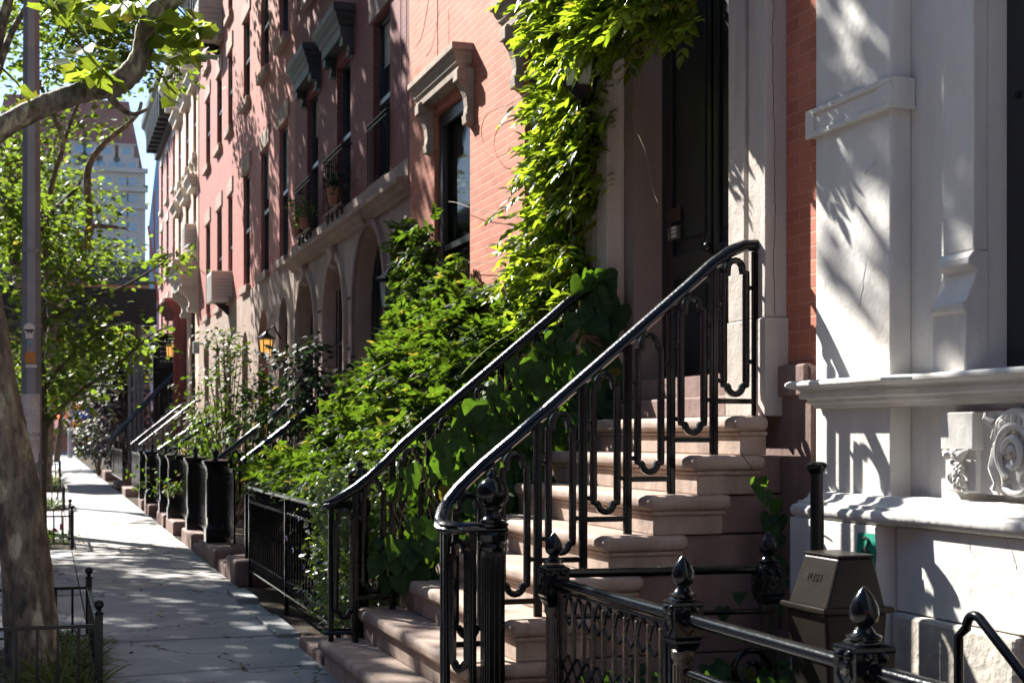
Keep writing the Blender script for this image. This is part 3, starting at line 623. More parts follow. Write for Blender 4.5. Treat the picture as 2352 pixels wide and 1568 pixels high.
glyph('2', (xg-.003, (ya+yb)/2+.005, z_of(1254, xg, 5.8)), .10, 'X', parent=gp, name='numeral', wide=1.9)
cr = MB()
def crack(y, z, n, dy, dz, X_, seed):
    r = random.Random(seed); p = [(X_, y, z)]
    for i in range(n):
        y += dy+r.uniform(-.012,.012); z += dz+r.uniform(-.012,.012); p.append((X_, y, z))
    cr.tube(p, .0011, 4)
crack(6.05, 2.3, 9, .006, -.022, XW-.1005, 1); crack(5.95, 2.75, 6, .015, -.006, XW-.1005, 2); crack(6.3, 2.6, 5, .01, .012, XW-.1005, 3)
crack(5.25, 3.4, 6, -.01, .02, XW-.0605, 5); crack(4.9, .95, 12, .012, .012, XW-.1005, 6); crack(5.2, 1.0, 6, .012, .018, XW-.1005, 7)
cr.build('crack', mat('fine_crack', (.25,.22,.19), .9), hW)

# ---- dark red house with brownstone arches
XB = 3.72
B0, B1 = 15.26, 23.28
hB = thing('brick_house', 'dark red brick house over a brownstone floor with three arches and a moulded belt course', 'house', (XB+1, 19, 0), None)
wb = [(16.5, 17.42, 4.46, 6.45), (18.8, 19.75, 4.46, 6.45), (21.2, 22.15, 4.46, 6.55)]
up = [(16.5, 17.42, 8.1, 9.9), (18.8, 19.75, 8.1, 9.9), (21.2, 22.15, 8.05, 9.9)]
facade(MB(), XB, B0, B1, 4.44, 13, wb+up, .22).build('wall', M['brickB'], hB)
ar = [(16.55, 18.35, .3, 4.02, .95), (19.0, 20.45, .5, 3.86, .8), (21.2, 22.9, .3, 3.86, .9)]
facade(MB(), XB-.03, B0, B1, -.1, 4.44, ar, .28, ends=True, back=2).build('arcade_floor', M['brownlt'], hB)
bl = [(0,4.06),(.03,4.06),(.05,4.10),(.10,4.12),(.12,4.17),(.17,4.19),(.18,4.235),(.05,4.26),(.05,4.45),(0,4.47)]
m_ = MB(); m_.rings([[(XB-.03-o, B0+.03, z) for o, z in bl], [(XB-.03-o, B1, z) for o, z in bl]]); m_.build('belt_course', M['brownlt'], hB)
gr = MB()
for i, o in enumerate(ar):
    fr = window(hB, XB+.17, o[0], o[1], o[2], o[3], o[4], fm='dark', rail=False, bars=(0,2,1)[i], name=('door','window','door')[i])
    # raised archivolt and keystone
    ym = (o[0]+o[1])/2; hw = (o[1]-o[0])/2; zs_ = o[3]-o[4]; rr = []
    for k in range(-4, 19):
        if k < 0: c_, z_ = 1, zs_-(-k)*.7; s_ = 0
        a = PI*max(0, min(14, k))/14; zz = zs_+(min(0, k)*.75 if k < 0 else (-(k-14)*.75 if k > 14 else 0)); c_, s_ = math.cos(a), math.sin(a)
        A = [(XB-.032, -(hw)*c_, o[4]*s_), (XB-.075, -(hw+.01)*c_, (o[4]+.01)*s_), (XB-.075, -(hw+.10)*c_, (o[4]+.10)*s_), (XB-.032, -(hw+.13)*c_, (o[4]+.13)*s_)]
        rr.append([(x, ym+y, zz+z) for x, y, z in A])
    MB().rings(rr).build('arch_moulding', M['brown' if i == 0 else 'brownlt'], hB, smooth=True)
    if i: MB().extr([(XB-.03,o[3]-.12),(XB-.13,o[3]-.06),(XB-.10,o[3]+.05),(XB-.14,o[3]+.16),(XB-.03,o[3]+.18)], ym-.13, ym+.13).build('keystone', M['brownlt'], hB, bevel=.01)
    else: MB().tube([(XB-.06,ym-.12,o[3]+.12),(XB-.14,ym,o[3]+.16),(XB-.06,ym+.12,o[3]+.05)], [.05,.07,.04], 10).build('keystone', M['brownlt'], hB, smooth=True)
# rustication grooves
for z in (1.3, 1.95, 2.6, 3.25):
    for ya, yb in ((18.5, 18.86), (20.6, 21.06), (23.04, 23.26)): gr.box(XB-.034, XB-.02, ya, yb, z, z+.03)
gr.build('masonry_joint', M['interior'], hB)
bar = MB()
for k in range(6): bar.tube([(XB+.1, 19.15+k*.23, .6), (XB+.1, 19.15+k*.23, 3.5)], .011, 5)
for z in (1.3, 2.1, 2.75): bar.box(XB+.085, XB+.112, 19.02, 20.43, z, z+.03)
bar.build('window_grille', M['ironf'], hB)
for k, o in enumerate(wb):
    fr = window(hB, XB+.075, *o[:4], fm='frame')
    if k == 0: lintel(fr, XB, o[0], o[1], o[3], 'brown', .3)
    else:
        hb = hoodmb(XB, o[0]-.3, o[1]+.3, o[3]+.14, o[3]+.54, .28).build('window_hood', M['graycornice'], hB)
        for ya in (o[0]-.22, o[1]+.06):
            q = MB(); bracket(q, XB, ya, ya+.15, o[3]+.15, .26, .14); q.build('bracket', M['graycornice'], hb)
for o in up:
    fr = window(hB, XB+.075, *o[:4]); sill(fr, XB, o[0], o[1], o[2], 'brownlt'); lintel(fr, XB, o[0], o[1], o[3], 'brownlt')
MB().box(XB-.6, XB+3, B0-.1, B1, 12.6, 13.1).build('cornice', M['cornice'], hB, bevel=.03)
for y in (15.62, 15.9): MB().tube([(XB-.01, y, 12), (XB-.012, y+.03, 4.6)], .004, 4).build('cable', M['steel'], hB)
# little iron balconies with flower pots
def balcony(ya, yb, z, label, XX=XB, dp=.15):
    b = thing('window_guard', label, 'balcony', (XX, (ya+yb)/2, z), 'iron window guards on the dark red house'); r = MB(); xo = XX-dp
    for zz in (.06, .74, .80): r.tube([(XX-.02, ya, z+zz), (xo, ya, z+zz), (xo, yb, z+zz), (XX-.02, yb, z+zz)], .011, 5)
    r.build('rail', M['ironf'], b)
    q = MB(); n = 9
    for k in range(n+1):
        y = ya+(yb-ya)*k/n; q.tube([(xo, y, z+.06), (xo, y, z+.8)], .0075, 4)
    for x in (xo+dp*.5,):
        for y in (ya, yb): q.tube([(x, y, z+.06), (x, y, z+.8)], .0075, 4)
    q.build('bars', M['ironf'], b)
    for k in range(4):
        s_ = MB(); y = ya+(yb-ya)*(k+.5)/4; s_.tube([(xo+.03, y+.06*math.cos(a), z-.02+.06*math.sin(a)) for a in [PI*2*i/10 for i in range(10)]], .009, 4, closed=True); s_.build('scroll', M['ironf'], b)
balcony(21.0, 22.3, 4.42, 'small iron window guard holding leafy pots, left one above the belt course')
balcony(18.6, 19.95, 4.42, 'small iron window guard with a dark pot, middle one above the belt course')
balcony(16.45, 17.5, 4.42, 'flat iron window guard before the tall window nearest the salmon brick house', dp=.05)

# ---- two rose brick houses
def rowhouse(y0, y1, cols, arches, label, XX=3.72, wm='brickC', base='brownlt', doorcol=None, cz=12.6, seed=1, sillz=4.42, topz=6.66):
    h_ = thing('brick_house', label, 'house', (XX+1, (y0+y1)/2, 0)); ops = []
    for a, b in cols: ops += [(a, b, sillz, topz), (a, b, 8.05, 9.72), (a, b, 10.5, 11.9)]
    facade(MB(), XX, y0, y1, sillz-.12, cz, ops, .20).build('wall', M[wm], h_)
    facade(MB(), XX-.02, y0, y1, -.1, sillz-.12, arches, .22, ends=True, back=2).build('ground_floor_wall', M[base], h_)
    for k, o in enumerate(ops):
        fr = window(h_, XX+.06, *o); sill(fr, XX, o[0], o[1], o[2]); lintel(fr, XX, o[0], o[1], o[3], h=.32)
    for k, o in enumerate(arches):
        fr = window(h_, XX+.10, *o, fm='orange' if k == doorcol else 'frame', pane='orange' if k == doorcol else 'pane', rail=k != doorcol, name='door' if k == doorcol else 'window')
    m = MB(); 
    pf = [(0,cz-.9),(.08,cz-.88),(.10,cz-.3),(.35,cz-.22),(.42,cz-.1),(.5,cz-.06),(.52,cz+.06),(0,cz+.1)]
    m.rings([[(XX-o, y0, z) for o, z in pf], [(XX-o, y1, z) for o, z in pf]])
    k = 0; y = y0+.3
    while y < y1-.3:
        m.box(XX-.36, XX-.05, y, y+.14, cz-.85, cz-.24); y += .62
    m.build('cornice', M['cornice'], h_)
    return h_
c1 = [(24.0, 24.95), (26.2, 27.2), (28.75, 29.75)]
hC = rowhouse(23.285, 31.4, c1, [(23.95, 24.9, .5, 3.78, .5), (26.15, 27.45, .1, 3.78, .65), (28.9, 29.85, .6, 3.55, .5)], 'rose painted brick house with tan ground floor and an orange red arched door', doorcol=1)
hC2 = rowhouse(31.405, 38.9, [(31.3+.05, 32.2), (33.6, 34.5), (35.9, 36.9)][0:0]+[(31.6, 32.4), (33.6, 34.6), (36.1, 37.1)], [(31.7, 32.6, .6, 3.7, .5), (33.9, 34.8, .6, 3.6, .5), (36.2, 37.3, .1, 3.9, .55)], 'pink painted brick house with window air conditioners next to the peach house')
# ---- peach house with white hoods
XD = 3.70; D0, D1 = 38.905, 46.1
hD = thing('stucco_house', 'peach stucco house with cream bracketed window hoods and a large entrance hood', 'house', (XD+1, 42.5, 0))
cD = [(39.4, 40.3), (41.6, 42.6), (44.1, 45.0)]; ops = []
for a, b in cD: ops += [(a, b, 6.35, 7.95), (a, b, 8.9, 10.6)]
ops += [(39.7, 41.2, 1.6, 5.2), (42.3, 43.3, 2.2, 5.0), (44.3, 45.2, 2.2, 5.0)]
facade(MB(), XD, D0, D1, -.1, 11.6, ops, .2).build('wall', M['peach'], hD)
for o in ops:
    fr = window(hD, XD+.05, *o)
    if o[2] > 5:
        sill(fr, XD, o[0], o[1], o[2], 'trim', .12, .16)
        for ya in (o[0]-.02, o[1]-.12):
            q = MB(); bracket(q, XD, ya, ya+.14, o[2]-.16, .35, .11); q.build('sill_bracket', M['trim'], fr)
        hb = hoodmb(XD, o[0]-.28, o[1]+.28, o[3]+.03, o[3]+.36, .26).build('window_hood', M['trim'], hD)
hb = hoodmb(XD, 38.95, 42.0, 5.4, 6.05, .65).build('entrance_hood', M['trim'], hD)
for ya in (39.3, 41.4): q = MB(); bracket(q, XD, ya, ya+.25, 5.41, .7, .45); q.build('bracket', M['trim'], hb)
m = MB(); pf = [(0,11.2),(.06,11.22),(.1,11.6),(.4,11.75),(.5,11.95),(.5,12.1),(0,12.15)]; m.rings([[(XD-o, D0, z) for o, z in pf], [(XD-o, D1, z) for o, z in pf]])
y = D0+.3
while y < D1-.3: m.box(XD-.34, XD-.04, y, y+.2, 11.25, 11.72); y += .8
m.build('cornice', M['trim'], hD)
# ---- far red house with black cornice
XE = 3.72
hE = thing('brick_house', 'faded red brick house with heavy black bracketed cornice, last before the avenue', 'house', (XE+1, 50, 0))
ops = []
for a, b in ((46.5, 47.3), (49.0, 49.9), (51.5, 52.4)): ops += [(a, b, 9.2, 10.75), (a, b, 6.7, 8.5), (a, b, 3.9, 5.9)]
facade(MB(), XE, 46.105, 53.3, -.1, 11.4, ops, .2, back=12).build('wall', M['brickE'], hE)
for o in ops: fr = window(hE, XE+.05, *o); sill(fr, XE, o[0], o[1], o[2], 'trim'); lintel(fr, XE, o[0], o[1], o[3], 'trim')
m = MB(); pf = [(0,11.2),(.15,11.2),(.18,11.6),(.4,11.75),(.5,12.2),(.6,12.3),(.6,12.55),(0,12.6)]; m.rings([[(XE-o, 46.0, z) for o, z in pf], [(XE-o, 53.5, z) for o, z in pf]])
y = 46.3
while y < 53: m.box(XE-.5, XE-.1, y, y+.2, 11.25, 12.2); y += .75
m.build('cornice', M['cornice'], hE)

# ---- far background across the avenue
bg = thing('glass_building', 'sliver of leaning sky blue glass building behind the far red house', 'building', (9, 90, 0))
xa, xb_ = x_of(346, 90), x_of(372, 90)
MB().add([(xa,90,0),(xb_+6,90,0),(xb_+6,90,24),(xa+1.0,90,24),(xa-.1,90,14),(xa+.35,92,0),(xb_+6,92,0),(xb_+6,92,24),(xa+1.35,92,24),(xa+.25,92,14)], [(0,1,2,3,4),(9,8,7,6,5),(0,4,9,5),(4,3,8,9),(3,2,7,8),(2,1,6,7)]).build('glass_wall', M['bluegl'], bg)
MB().tube([(xa-.15,89.9,13.9),(xa+.7,89.9,7.5)], .06, 6).tube([(xa+.2,89.9,16),(xa+.3,89.9,6)], .04, 6).build('mullion', mat('red_steel', (.5,.06,.04), .5), bg)
MB().box(xa-1.5, xa+.1, 92, 100, 0, 9.5).build('brick_annex', M['brickE'], bg)
lw = thing('low_brick_building', 'low orange brown brick building with black cornice across the avenue', 'building', (0, 140, 0))
Yl = 136; xl0, xl1 = x_of(-60, Yl), x_of(420, Yl); zt, zc0, zw = z_of(597, 0, Yl), z_of(640, 0, Yl), 0
zt = z_of(597, 0, Yl); zc0 = z_of(636, 0, Yl)
ops = [(xl0+1+2.6*k, xl0+2.2+2.6*k) for k in range(int((xl1-xl0)/2.6)-1)]
MB().box(xl0, xl1+12, Yl, Yl+14, 0, zt-.3).build('wall', M['lowbrick'], lw)
MB().box(xl0-.3, xl1+12.3, Yl-1.0, Yl-.005, zc0, zt).box(xl0-.1, xl1+12, Yl-.5, Yl-.006, zc0-.5, zc0-.01).build('cornice', M['cornice'], lw, bevel=.1)
for zz in (12.2, 8.0, 4.2):
    for a, b in ops:
        MB().box(a, b, Yl-.05, Yl-.004, zz, zz+2.0).build('window', M['pane'], lw); MB().box(a-.15, b+.15, Yl-.12, Yl-.051, zz+2.01, zz+2.4).build('lintel', M['trim'], lw)
tw = thing('apartment_tower', 'tall beige apartment tower with dark red mansard top and blue windows, far down the street', 'building', (0, 260, 0))
Yt = 240; tx0, tx1 = x_of(150, Yt), x_of(334, Yt)
zf = lambda y: z_of(y, 0, Yt)
MB().box(tx0-12, tx1, Yt, Yt+22, 0, zf(384)).build('wall', M['beige'], tw)
MB().rings([[(tx0-11, Yt+.3, zf(384)+.01), (tx1-.3, Yt+.3, zf(384)+.01), (tx1-.3, Yt+21, zf(384)+.01), (tx0-11, Yt+21, zf(384)+.01)], [(tx0-9, Yt+3, zf(212)), (tx1-2.4, Yt+3, zf(212)), (tx1-2.4, Yt+19, zf(212)), (tx0-9, Yt+19, zf(212))]]).build('mansard_roof', M['roofred'], tw)
for yy in (384, 428, 468): MB().box(tx0-12.2, tx1+.35, Yt-.7, Yt-.01, zf(yy)-.25, zf(yy)+.45).build('band_course', M['beige'], tw)
bay = [x_of(p, Yt) for p in (182, 206, 246, 281, 305)]
for yy in (398, 436, 471, 504, 538, 572, 610, 650):
    for bx in bay:
        wdw = MB().box(bx-.9, bx+.9, Yt-.12, Yt-.013, zf(yy+20), zf(yy)).build('window', M['trim'], tw); MB().box(bx-.65, bx+.65, Yt-.15, Yt-.121, zf(yy+18), zf((yy+11))).box(bx-.65, bx+.65, Yt-.15, Yt-.121, zf(yy+9), zf((yy+2))).build('pane', M['bluegl'], wdw)
for px in (182, 206, 246, 290):
    bx = x_of(px, Yt); wdw = MB().box(bx-1.9, bx+1.9, Yt-.1, Yt+3.2, zf(383), zf(352)).box(bx-1.2, bx+1.2, Yt-.1, Yt+3.2, zf(351.8), zf(325)).box(bx-1.5, bx+1.5, Yt-.4, Yt+3.3, zf(325), zf(321)).build('dormer', M['beige'], tw)
    [MB().box(bx+a, bx+b, Yt-.14, Yt-.101, zf(c), zf(d)).build('pane', M['bluegl'], wdw) for a, b, c, d in ((-1.4,-.3,379,364),(.3,1.4,379,364),(-.6,.6,346,330))]
# big dark shed over the pavement, before the last houses
YS = 46.2
sh = thing('sidewalk_shed', 'dark panelled construction shed spanning the pavement in front of the far houses', 'scaffold', (1, YS, 0))
zs0, zs1 = z_of(742, 2, YS), z_of(661, 2, YS); sx0 = -2.2
MB().box(sx0, 3.15, YS, YS+.06, zs0, zs1).box(sx0, sx0+.06, YS+.061, YS+7, zs0, zs1).box(sx0+.07, 3.1, YS+6.9, YS+6.95, zs0, zs1).build('parapet_panel', M['shed'], sh)
MB().box(sx0+.062, 3.14, YS+.062, YS+6.9, zs0+.05, zs0+.15).build('deck', M['shed'], sh)
for px in (298, 309, 318, 326): X_ = x_of(px, YS+1); MB().tube([(X_, YS+1, -.01), (X_, YS+1, zs0+.06)], .05, 8).build('post', M['steel'], sh, smooth=True)
for y in (YS+3, YS+6): MB().tube([(sx0+.3, y, -.15), (sx0+.3, y, zs0+.06)], .05, 8).build('post', M['steel'], sh, smooth=True)
pc = thing('entrance_porch', 'dark wooden entrance porch with notice board beneath the construction shed', 'porch', (3.2, 43.5, 0))
px0 = x_of(352, 45.9)
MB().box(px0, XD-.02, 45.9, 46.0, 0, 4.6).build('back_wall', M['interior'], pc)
MB().box(x_of(398,42.6), XD-.01, 42.55, 42.65, .02, 4.9).box(x_of(410,42.5), XD-.012, 42.45, 42.53, .02, 4.9).build('pilaster', M['roofred'], pc, bevel=.02)
hh = hoodmb(XD, 42.3, 45.8, 4.95, 5.35, .6).build('porch_roof', M['roofred'], pc)
bd = MB().box(px0+.1, px0+.95, 45.84, 45.895, z_of(845, 3, 45.9), z_of(775, 3, 45.9)).build('notice_board', M['shed'], pc)
for k in range(5): 
    zz = z_of(785, 3, 45.9)-k*.15; ln = MB()
    for j in range(6):
        xx = px0+.2+j*.11; ln.box(xx, xx+.07, 45.83, 45.838, zz, zz+.03)
    ln.build('lettering', M['paper'], bd)

# ---- opposite side of the street (behind and left of the camera): unseen neighbours that the glossy iron and glass mirror
for k, (y0, y1, wm, hgt) in enumerate(((-34,-22,'brickB',14), (-21.98,-10,'brickC',13), (-9.98,4,'brickB',14.5), (4.02,18,'brickE',13.5), (18.02,30,'brickB',14), (30.02,44,'brickC',13), (44.02,60,'brickB',14.5), (60.02,80,'brickE',13.5))):
    o_ = thing('row_house', 'row house across the road, %s in the row, outside the photo' % ('first','second','third','fourth','fifth','sixth','seventh','eighth')[k], 'house', (-15, (y0+y1)/2, 0), 'row houses across the road')
    MB().box(-26, -14, y0, y1, -.15, hgt).build('wall', M[wm], o_)
    q = MB(); n_ = int((y1-y0)/2.6)
    for j in range(n_):
        for z in (1.2, 4.6, 8.1, 11.0): yy_ = y0+.9+j*(y1-y0-1.2)/n_; q.box(-14.02, -13.97, yy_, yy_+1.0, z, z+1.9)
    q.build('windows', M['pane'], o_)
    MB().box(-14.6, -13.5, y0, y1, hgt-.7, hgt+.1).build('cornice', M['cornice'], o_)
e_ = thing('row_house', 'unseen house added far behind the camera to block low sky', 'house', (0, -62, 0))
MB().box(-30, 20, -70, -60, -.15, 15).build('wall', M['brickB'], e_)  # added block, keeps bright low sky out of the iron and bin reflections
e_ = thing('row_house', 'red brick neighbour continuing the near row behind the camera, outside the photo', 'house', (6, -20, 0))
MB().box(XF+.05, 12, -58, -4.02, -.1, 13).build('wall', M['brickB'], e_)
MB().box(-13.9, -12.01, -34, 111, -.15, .0).build('opposite_pavement', M['walk'], kind='structure')
# ------------------------------------------------------------------ main stoop
RUN, RISE = .24, .2
SX0, YN, YFA = 1.66, 6.80, 9.38
st = thing('stoop', 'brown stone stoop of eight rounded steps climbing to the black door', 'stoop', (2.6, 8.1, 0))
for k in range(8):
    x0 = SX0+RUN*k; z1 = RISE*(k+1); x1 = min(x0+.45, 3.50) if k < 7 else 3.53
    if k == 7: x1 = XF-.135
    y0, y1 = (YN, YFA) if k else (YN-.08, YFA+.06)
    s_ = MB(); 
    s_.box(x0+.03, x1-.04 if k < 7 else x1, y0+.04, y1-.04, z1-RISE+.001-(.0 if k else .05), z1-.10)
    # small cove below the nosing
    s_.box(x0+.018, x1-.025 if k < 7 else x1, y0+.024, y1-.024, z1-.099, z1-.078)
    s_ = s_.build('step', M['stepst'], st, bevel=.006)
    t_ = MB().box(x0-.012, x1 if k < 7 else x1+.0005, y0, y1, z1-.077, z1).build('tread', M['stepst'], s_, bevel=.032 if k else .034, seg=5, smooth=True)
# side masonry under the steps, in courses
sw = MB()
for k in range(1, 8):
    x0 = SX0+RUN*k; z1 = RISE*k-.001
    sw.box(x0+.10, XF-.04, YN+.06, YFA-.06, z1-RISE+.004, z1-.004)
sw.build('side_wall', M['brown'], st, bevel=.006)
# small fallen leaves on steps come later
# ------------------------------------------------------------------ cast iron stoop railings
def zr(X): return 2.43-(3.40-X)*RISE/RUN      # underside line of handrail
RP = [(-.030,0),(-.034,.012),(-.022,.022),(-.028,.032),(-.020,.044),(0,.050),(.020,.044),(.028,.032),(.022,.022),(.034,.012),(.030,0),(.012,-.012),(-.012,-.012)]
def loop_pts(X, Y, z0, z1, wd, dx=(1,0), sh=.035):
    """closed outline of one stretched loop with stepped shoulders; in the plane through Y, along dx"""
    hw = wd/2; r = hw*.66; out = []
    def P(u, z): return (X+dx[0]*u, Y+dx[1]*u, z)
    n = 8
    out += [P(-hw, z0+r+.03), P(-hw, z1-r-sh-.03), P(-hw, z1-r-sh)]
    out += [P(-r, z1-r-sh+.004)]
    out += [P(-r*math.cos(PI*i/n), z1-r+r*math.sin(PI*i/n)) for i in range(n+1)]
    out += [P(r, z1-r-.018), P(hw, z1-r-.02), P(hw, z1-r-.06)]
    out += [P(hw, z0+r+.03), P(hw, z0+r+.004), P(r, z0+r)]
    out += [P(r*math.cos(PI*i/n), z0+r-r*math.sin(PI*i/n)) for i in range(n+1)]
    out += [P(-r, z0+r), P(-hw, z0+r+.004)]
    return out
def loop_mb(mb, X, Y, z0, z1, wd, dx=(1,0), fine=True):
    pts = loop_pts(X, Y, z0, z1, wd, dx)
    q = 13
    prof = [(-.009,-.010),(-.009,.010),(-.004,.013),(0,.009),(.004,.013),(.009,.010),(.009,-.010)]
    # flat ribbed bar: width lies in the plane of the panel
    c = Vector((X, Y, (z0+z1)/2)); nrm = Vector((-dx[1], dx[0], 0)); rs = []; P = [Vector(p) for p in pts]; m = len(P)
    for i in range(m):
        t = (P[(i+1) % m]-P[i-1]).normalized(); o = t.cross(nrm).normalized()
        sec = [(-.016,-.011),(-.016,.011),(-.010,.015),(-.005,.010),(0,.016),(.005,.010),(.010,.015),(.016,.011),(.016,-.011),(.010,-.015),(0,-.015),(-.010,-.015)] if fine else [(-.014,-.01),(-.014,.01),(.014,.01),(.014,-.01)]
        rs.append([P[i]+o*a+nrm*b for a, b in sec])
    mb.rings(rs, closed=True)
def make_railing(Y, side, label):
    """side=-1 hooks toward the camera side, +1 away"""
    r = thing('stoop_railing', label, 'railing', (2.7, Y, .8), 'pair of cast iron railings on the big stoop')
    posts = [SX0+RUN*k+.185 for k in range(8)]
    # handrail: level end at the top, long slope, easing, outward hook
    P = [(3.54,Y,2.475),(3.46,Y,2.47),(3.38,Y,2.435),(3.28,Y,2.365)]
    X_ = 3.16
    while X_ > 2.12: P.append((X_, Y, zr(X_)+.03)); X_ -= .12
    zb = 1.035; e_ = 0 if side < 0 else .13
    if e_: P = [q_ for q_ in P if q_[0] > 2.2]+[(2.16,Y,1.425),(2.05,Y,1.315),(1.95,Y,1.225),(1.86,Y,1.155),(1.78,Y,1.105),(1.725,Y,1.07)]
    P += [] if e_ else [(2.06,Y,zr(2.06)+.034),(1.99,Y,1.285),(1.93,Y,1.228),(1.88,Y+side*.003,1.17),(1.845,Y+side*.01,1.115),(1.825,Y+side*.025,1.075)]
    P += [(1.816-e_,Y+side*.05,1.055),(1.815-e_,Y+side*.085,1.045),(1.83-e_,Y+side*.13,1.042),(1.88-e_*.9,Y+side*.17,1.04),(1.95-e_*.6,Y+side*.20,1.04)]
    MB().sweep([Vector(p) for p in P], [(a*1.05, b) for a, b in RP]).build('handrail', M['rail'], r, smooth=True)
    for X_ in (2.35, 2.95, 3.2): MB().ball((X_, Y, zr(X_)+.088), .011, 8, 5, 1, 1, .6).build('bolt', M['iron'], r, smooth=True)
    for k in range(0, 8):
        X = posts[k]; z0 = RISE*(k+1)-.002; z1 = zr(X)+.03 if k < 7 else 2.46
        if k == 0: z1 = 1.06 if side < 0 else 1.13
        p = MB().box(X-.021, X+.021, Y-.012, Y+.012, z0, z1).box(X-.009, X+.009, Y-.018, Y+.018, z0, z1-.01)
        p.build('post', M['iron'], r, bevel=.003)
    for k in range(0, 7):
        Xa, Xb = posts[k], posts[k+1]; Xc = (Xa+Xb)/2; zt = RISE*(k+2); zl = zt+.115; zh = zr(Xc)-.015
        if k == 0 and side > 0: zh = 1.22
        b = MB(); loop_mb(b, Xc, Y, zl, zh-.01, .128)
        for z in (zl+.12, zh-.17-(.03)):
            for s_ in (-1, 1): b.ball((Xc+s_*.085, Y, z+(.05 if s_ > 0 else -.05)), .013, 8, 6, 1.3, .9, 1)
        b.build('loop_panel', M['iron'], r, smooth=True)
        MB().box(Xa+.02, Xb-.02, Y-.011, Y+.011, zt+.065, zt+.092).build('crossbar', M['iron'], r, bevel=.003)
    # hook panel and newel
    xn, yn = 2.02-e_*.75, Y+side*.235
    MB().rings([[(xn-.16, yn-.052, 1.045),(xn+.06, yn-.052, 1.045),(xn+.06, yn+.052, 1.045),(xn-.16, yn+.052, 1.045)],[(xn-.17, yn-.06, 1.054),(xn+.065, yn-.06, 1.054),(xn+.065, yn+.06, 1.054),(xn-.17, yn+.06, 1.054)],[(xn-.16, yn-.05, 1.07),(xn+.06, yn-.05, 1.07),(xn+.06, yn+.05, 1.07),(xn-.16, yn+.05, 1.07)]]).build('newel_cap', M['iron'], r, bevel=.004)
    nb = MB(); c = (xn, yn, 1.07)
    nb.lathe([(.075,0),(.078,.012),(.06,.018),(.062,.028),(.046,.036),(.036,.052),(.034,.07),(.045,.08),(.046,.088),(.034,.092),(.034,.098)], c, 24)
    nb.lathe([(.034,.098),(.056,.106),(.071,.124),(.078,.148),(.077,.172),(.066,.2),(.044,.221),(.022,.231),(.020,.238),(.026,.244),(.022,.252),(.015,.262),(.016,.27),(.004,.276)], c, 28)
    for i in range(24):
        a = 2*PI*i/24; nb.tube([(c[0]+q*math.cos(a), c[1]+q*math.sin(a), c[2]+z) for q, z in ((.045,.1),(.064,.112),(.077,.135))], .0045, 5)
    nb.build('newel_ball', M['iron'], r, smooth=True)
    ns = MB()
    ns.box(xn-.043, xn+.043, yn-.043, yn+.043, .12, .99)
    for s_ in (-1, 0, 1):
        ns.box(xn+s_*.026-.008, xn+s_*.026+.008, yn-.052, yn+.052, .2, .93); ns.box(xn-.052, xn+.052, yn+s_*.026-.008, yn+s_*.026+.008, .2, .93)
    ns.lathe([(.058,.95),(.062,.97),(.055,.985),(.07,1.0),(.075,1.03),(.07,1.046)], (xn, yn, 0), 20); ns.box(xn-.06, xn+.06, yn-.06, yn+.06, -.02, .16)
    ns.build('newel_post', M['iron'], r, bevel=.003)
    # front curved run of posts and loops under the cap
    px = [(1.835-e_, Y+side*.075), (1.855, Y+side*.16), (1.94, Y+side*.215)]
    for (a, b_) in px[0:1]+[(1.93, Y+side*.205)]:
        MB().box(a-.017, a+.017, b_-.012, b_+.012, .195 if abs(b_-Y) < .1 else .0, 1.045).box(a-.007, a+.007, b_-.019, b_+.019, .21, 1.04).build('post', M['iron'], r, bevel=.003)
    dxy = Vector((.09, side*.11)).normalized()
    b = MB(); loop_mb(b, 1.884, Y+side*.143, .38, .99, .088, (dxy.x, dxy.y)); b.build('loop_panel', M['iron'], r, smooth=True)
    b = MB(); loop_mb(b, 1.93, Y+side*.02, .36, 1.02, .085, (1, 0)) if False else None
    if e_:
        b = MB(); loop_mb(b, 1.775, Y, .36, 1.03, .105); b.build('loop_panel', M['iron'], r, smooth=True)
    MB().tube([(1.838, Y, .26),(1.80-e_,Y+side*.06,.255),(1.83-e_,Y+side*.14,.255),(1.93,Y+side*.205,.255)], .014, 8).build('bottom_band', M['iron'], r, smooth=True)
    return r
ra = make_railing(6.98, -1, 'near cast iron stoop railing with looped panels and a ball newel in front')
rb = make_railing(9.18, 1, 'far cast iron stoop railing overgrown by heart shaped leaves')
MB().tube([(3.52, 6.97, 2.435), (XF-.002, 6.97, 2.425)], .011, 8).tube([(XF-.01, 6.97, 2.425),(XF-.002, 6.97, 2.425)], .022, 8).build('wall_tie', M['ironf'], ra, smooth=True)
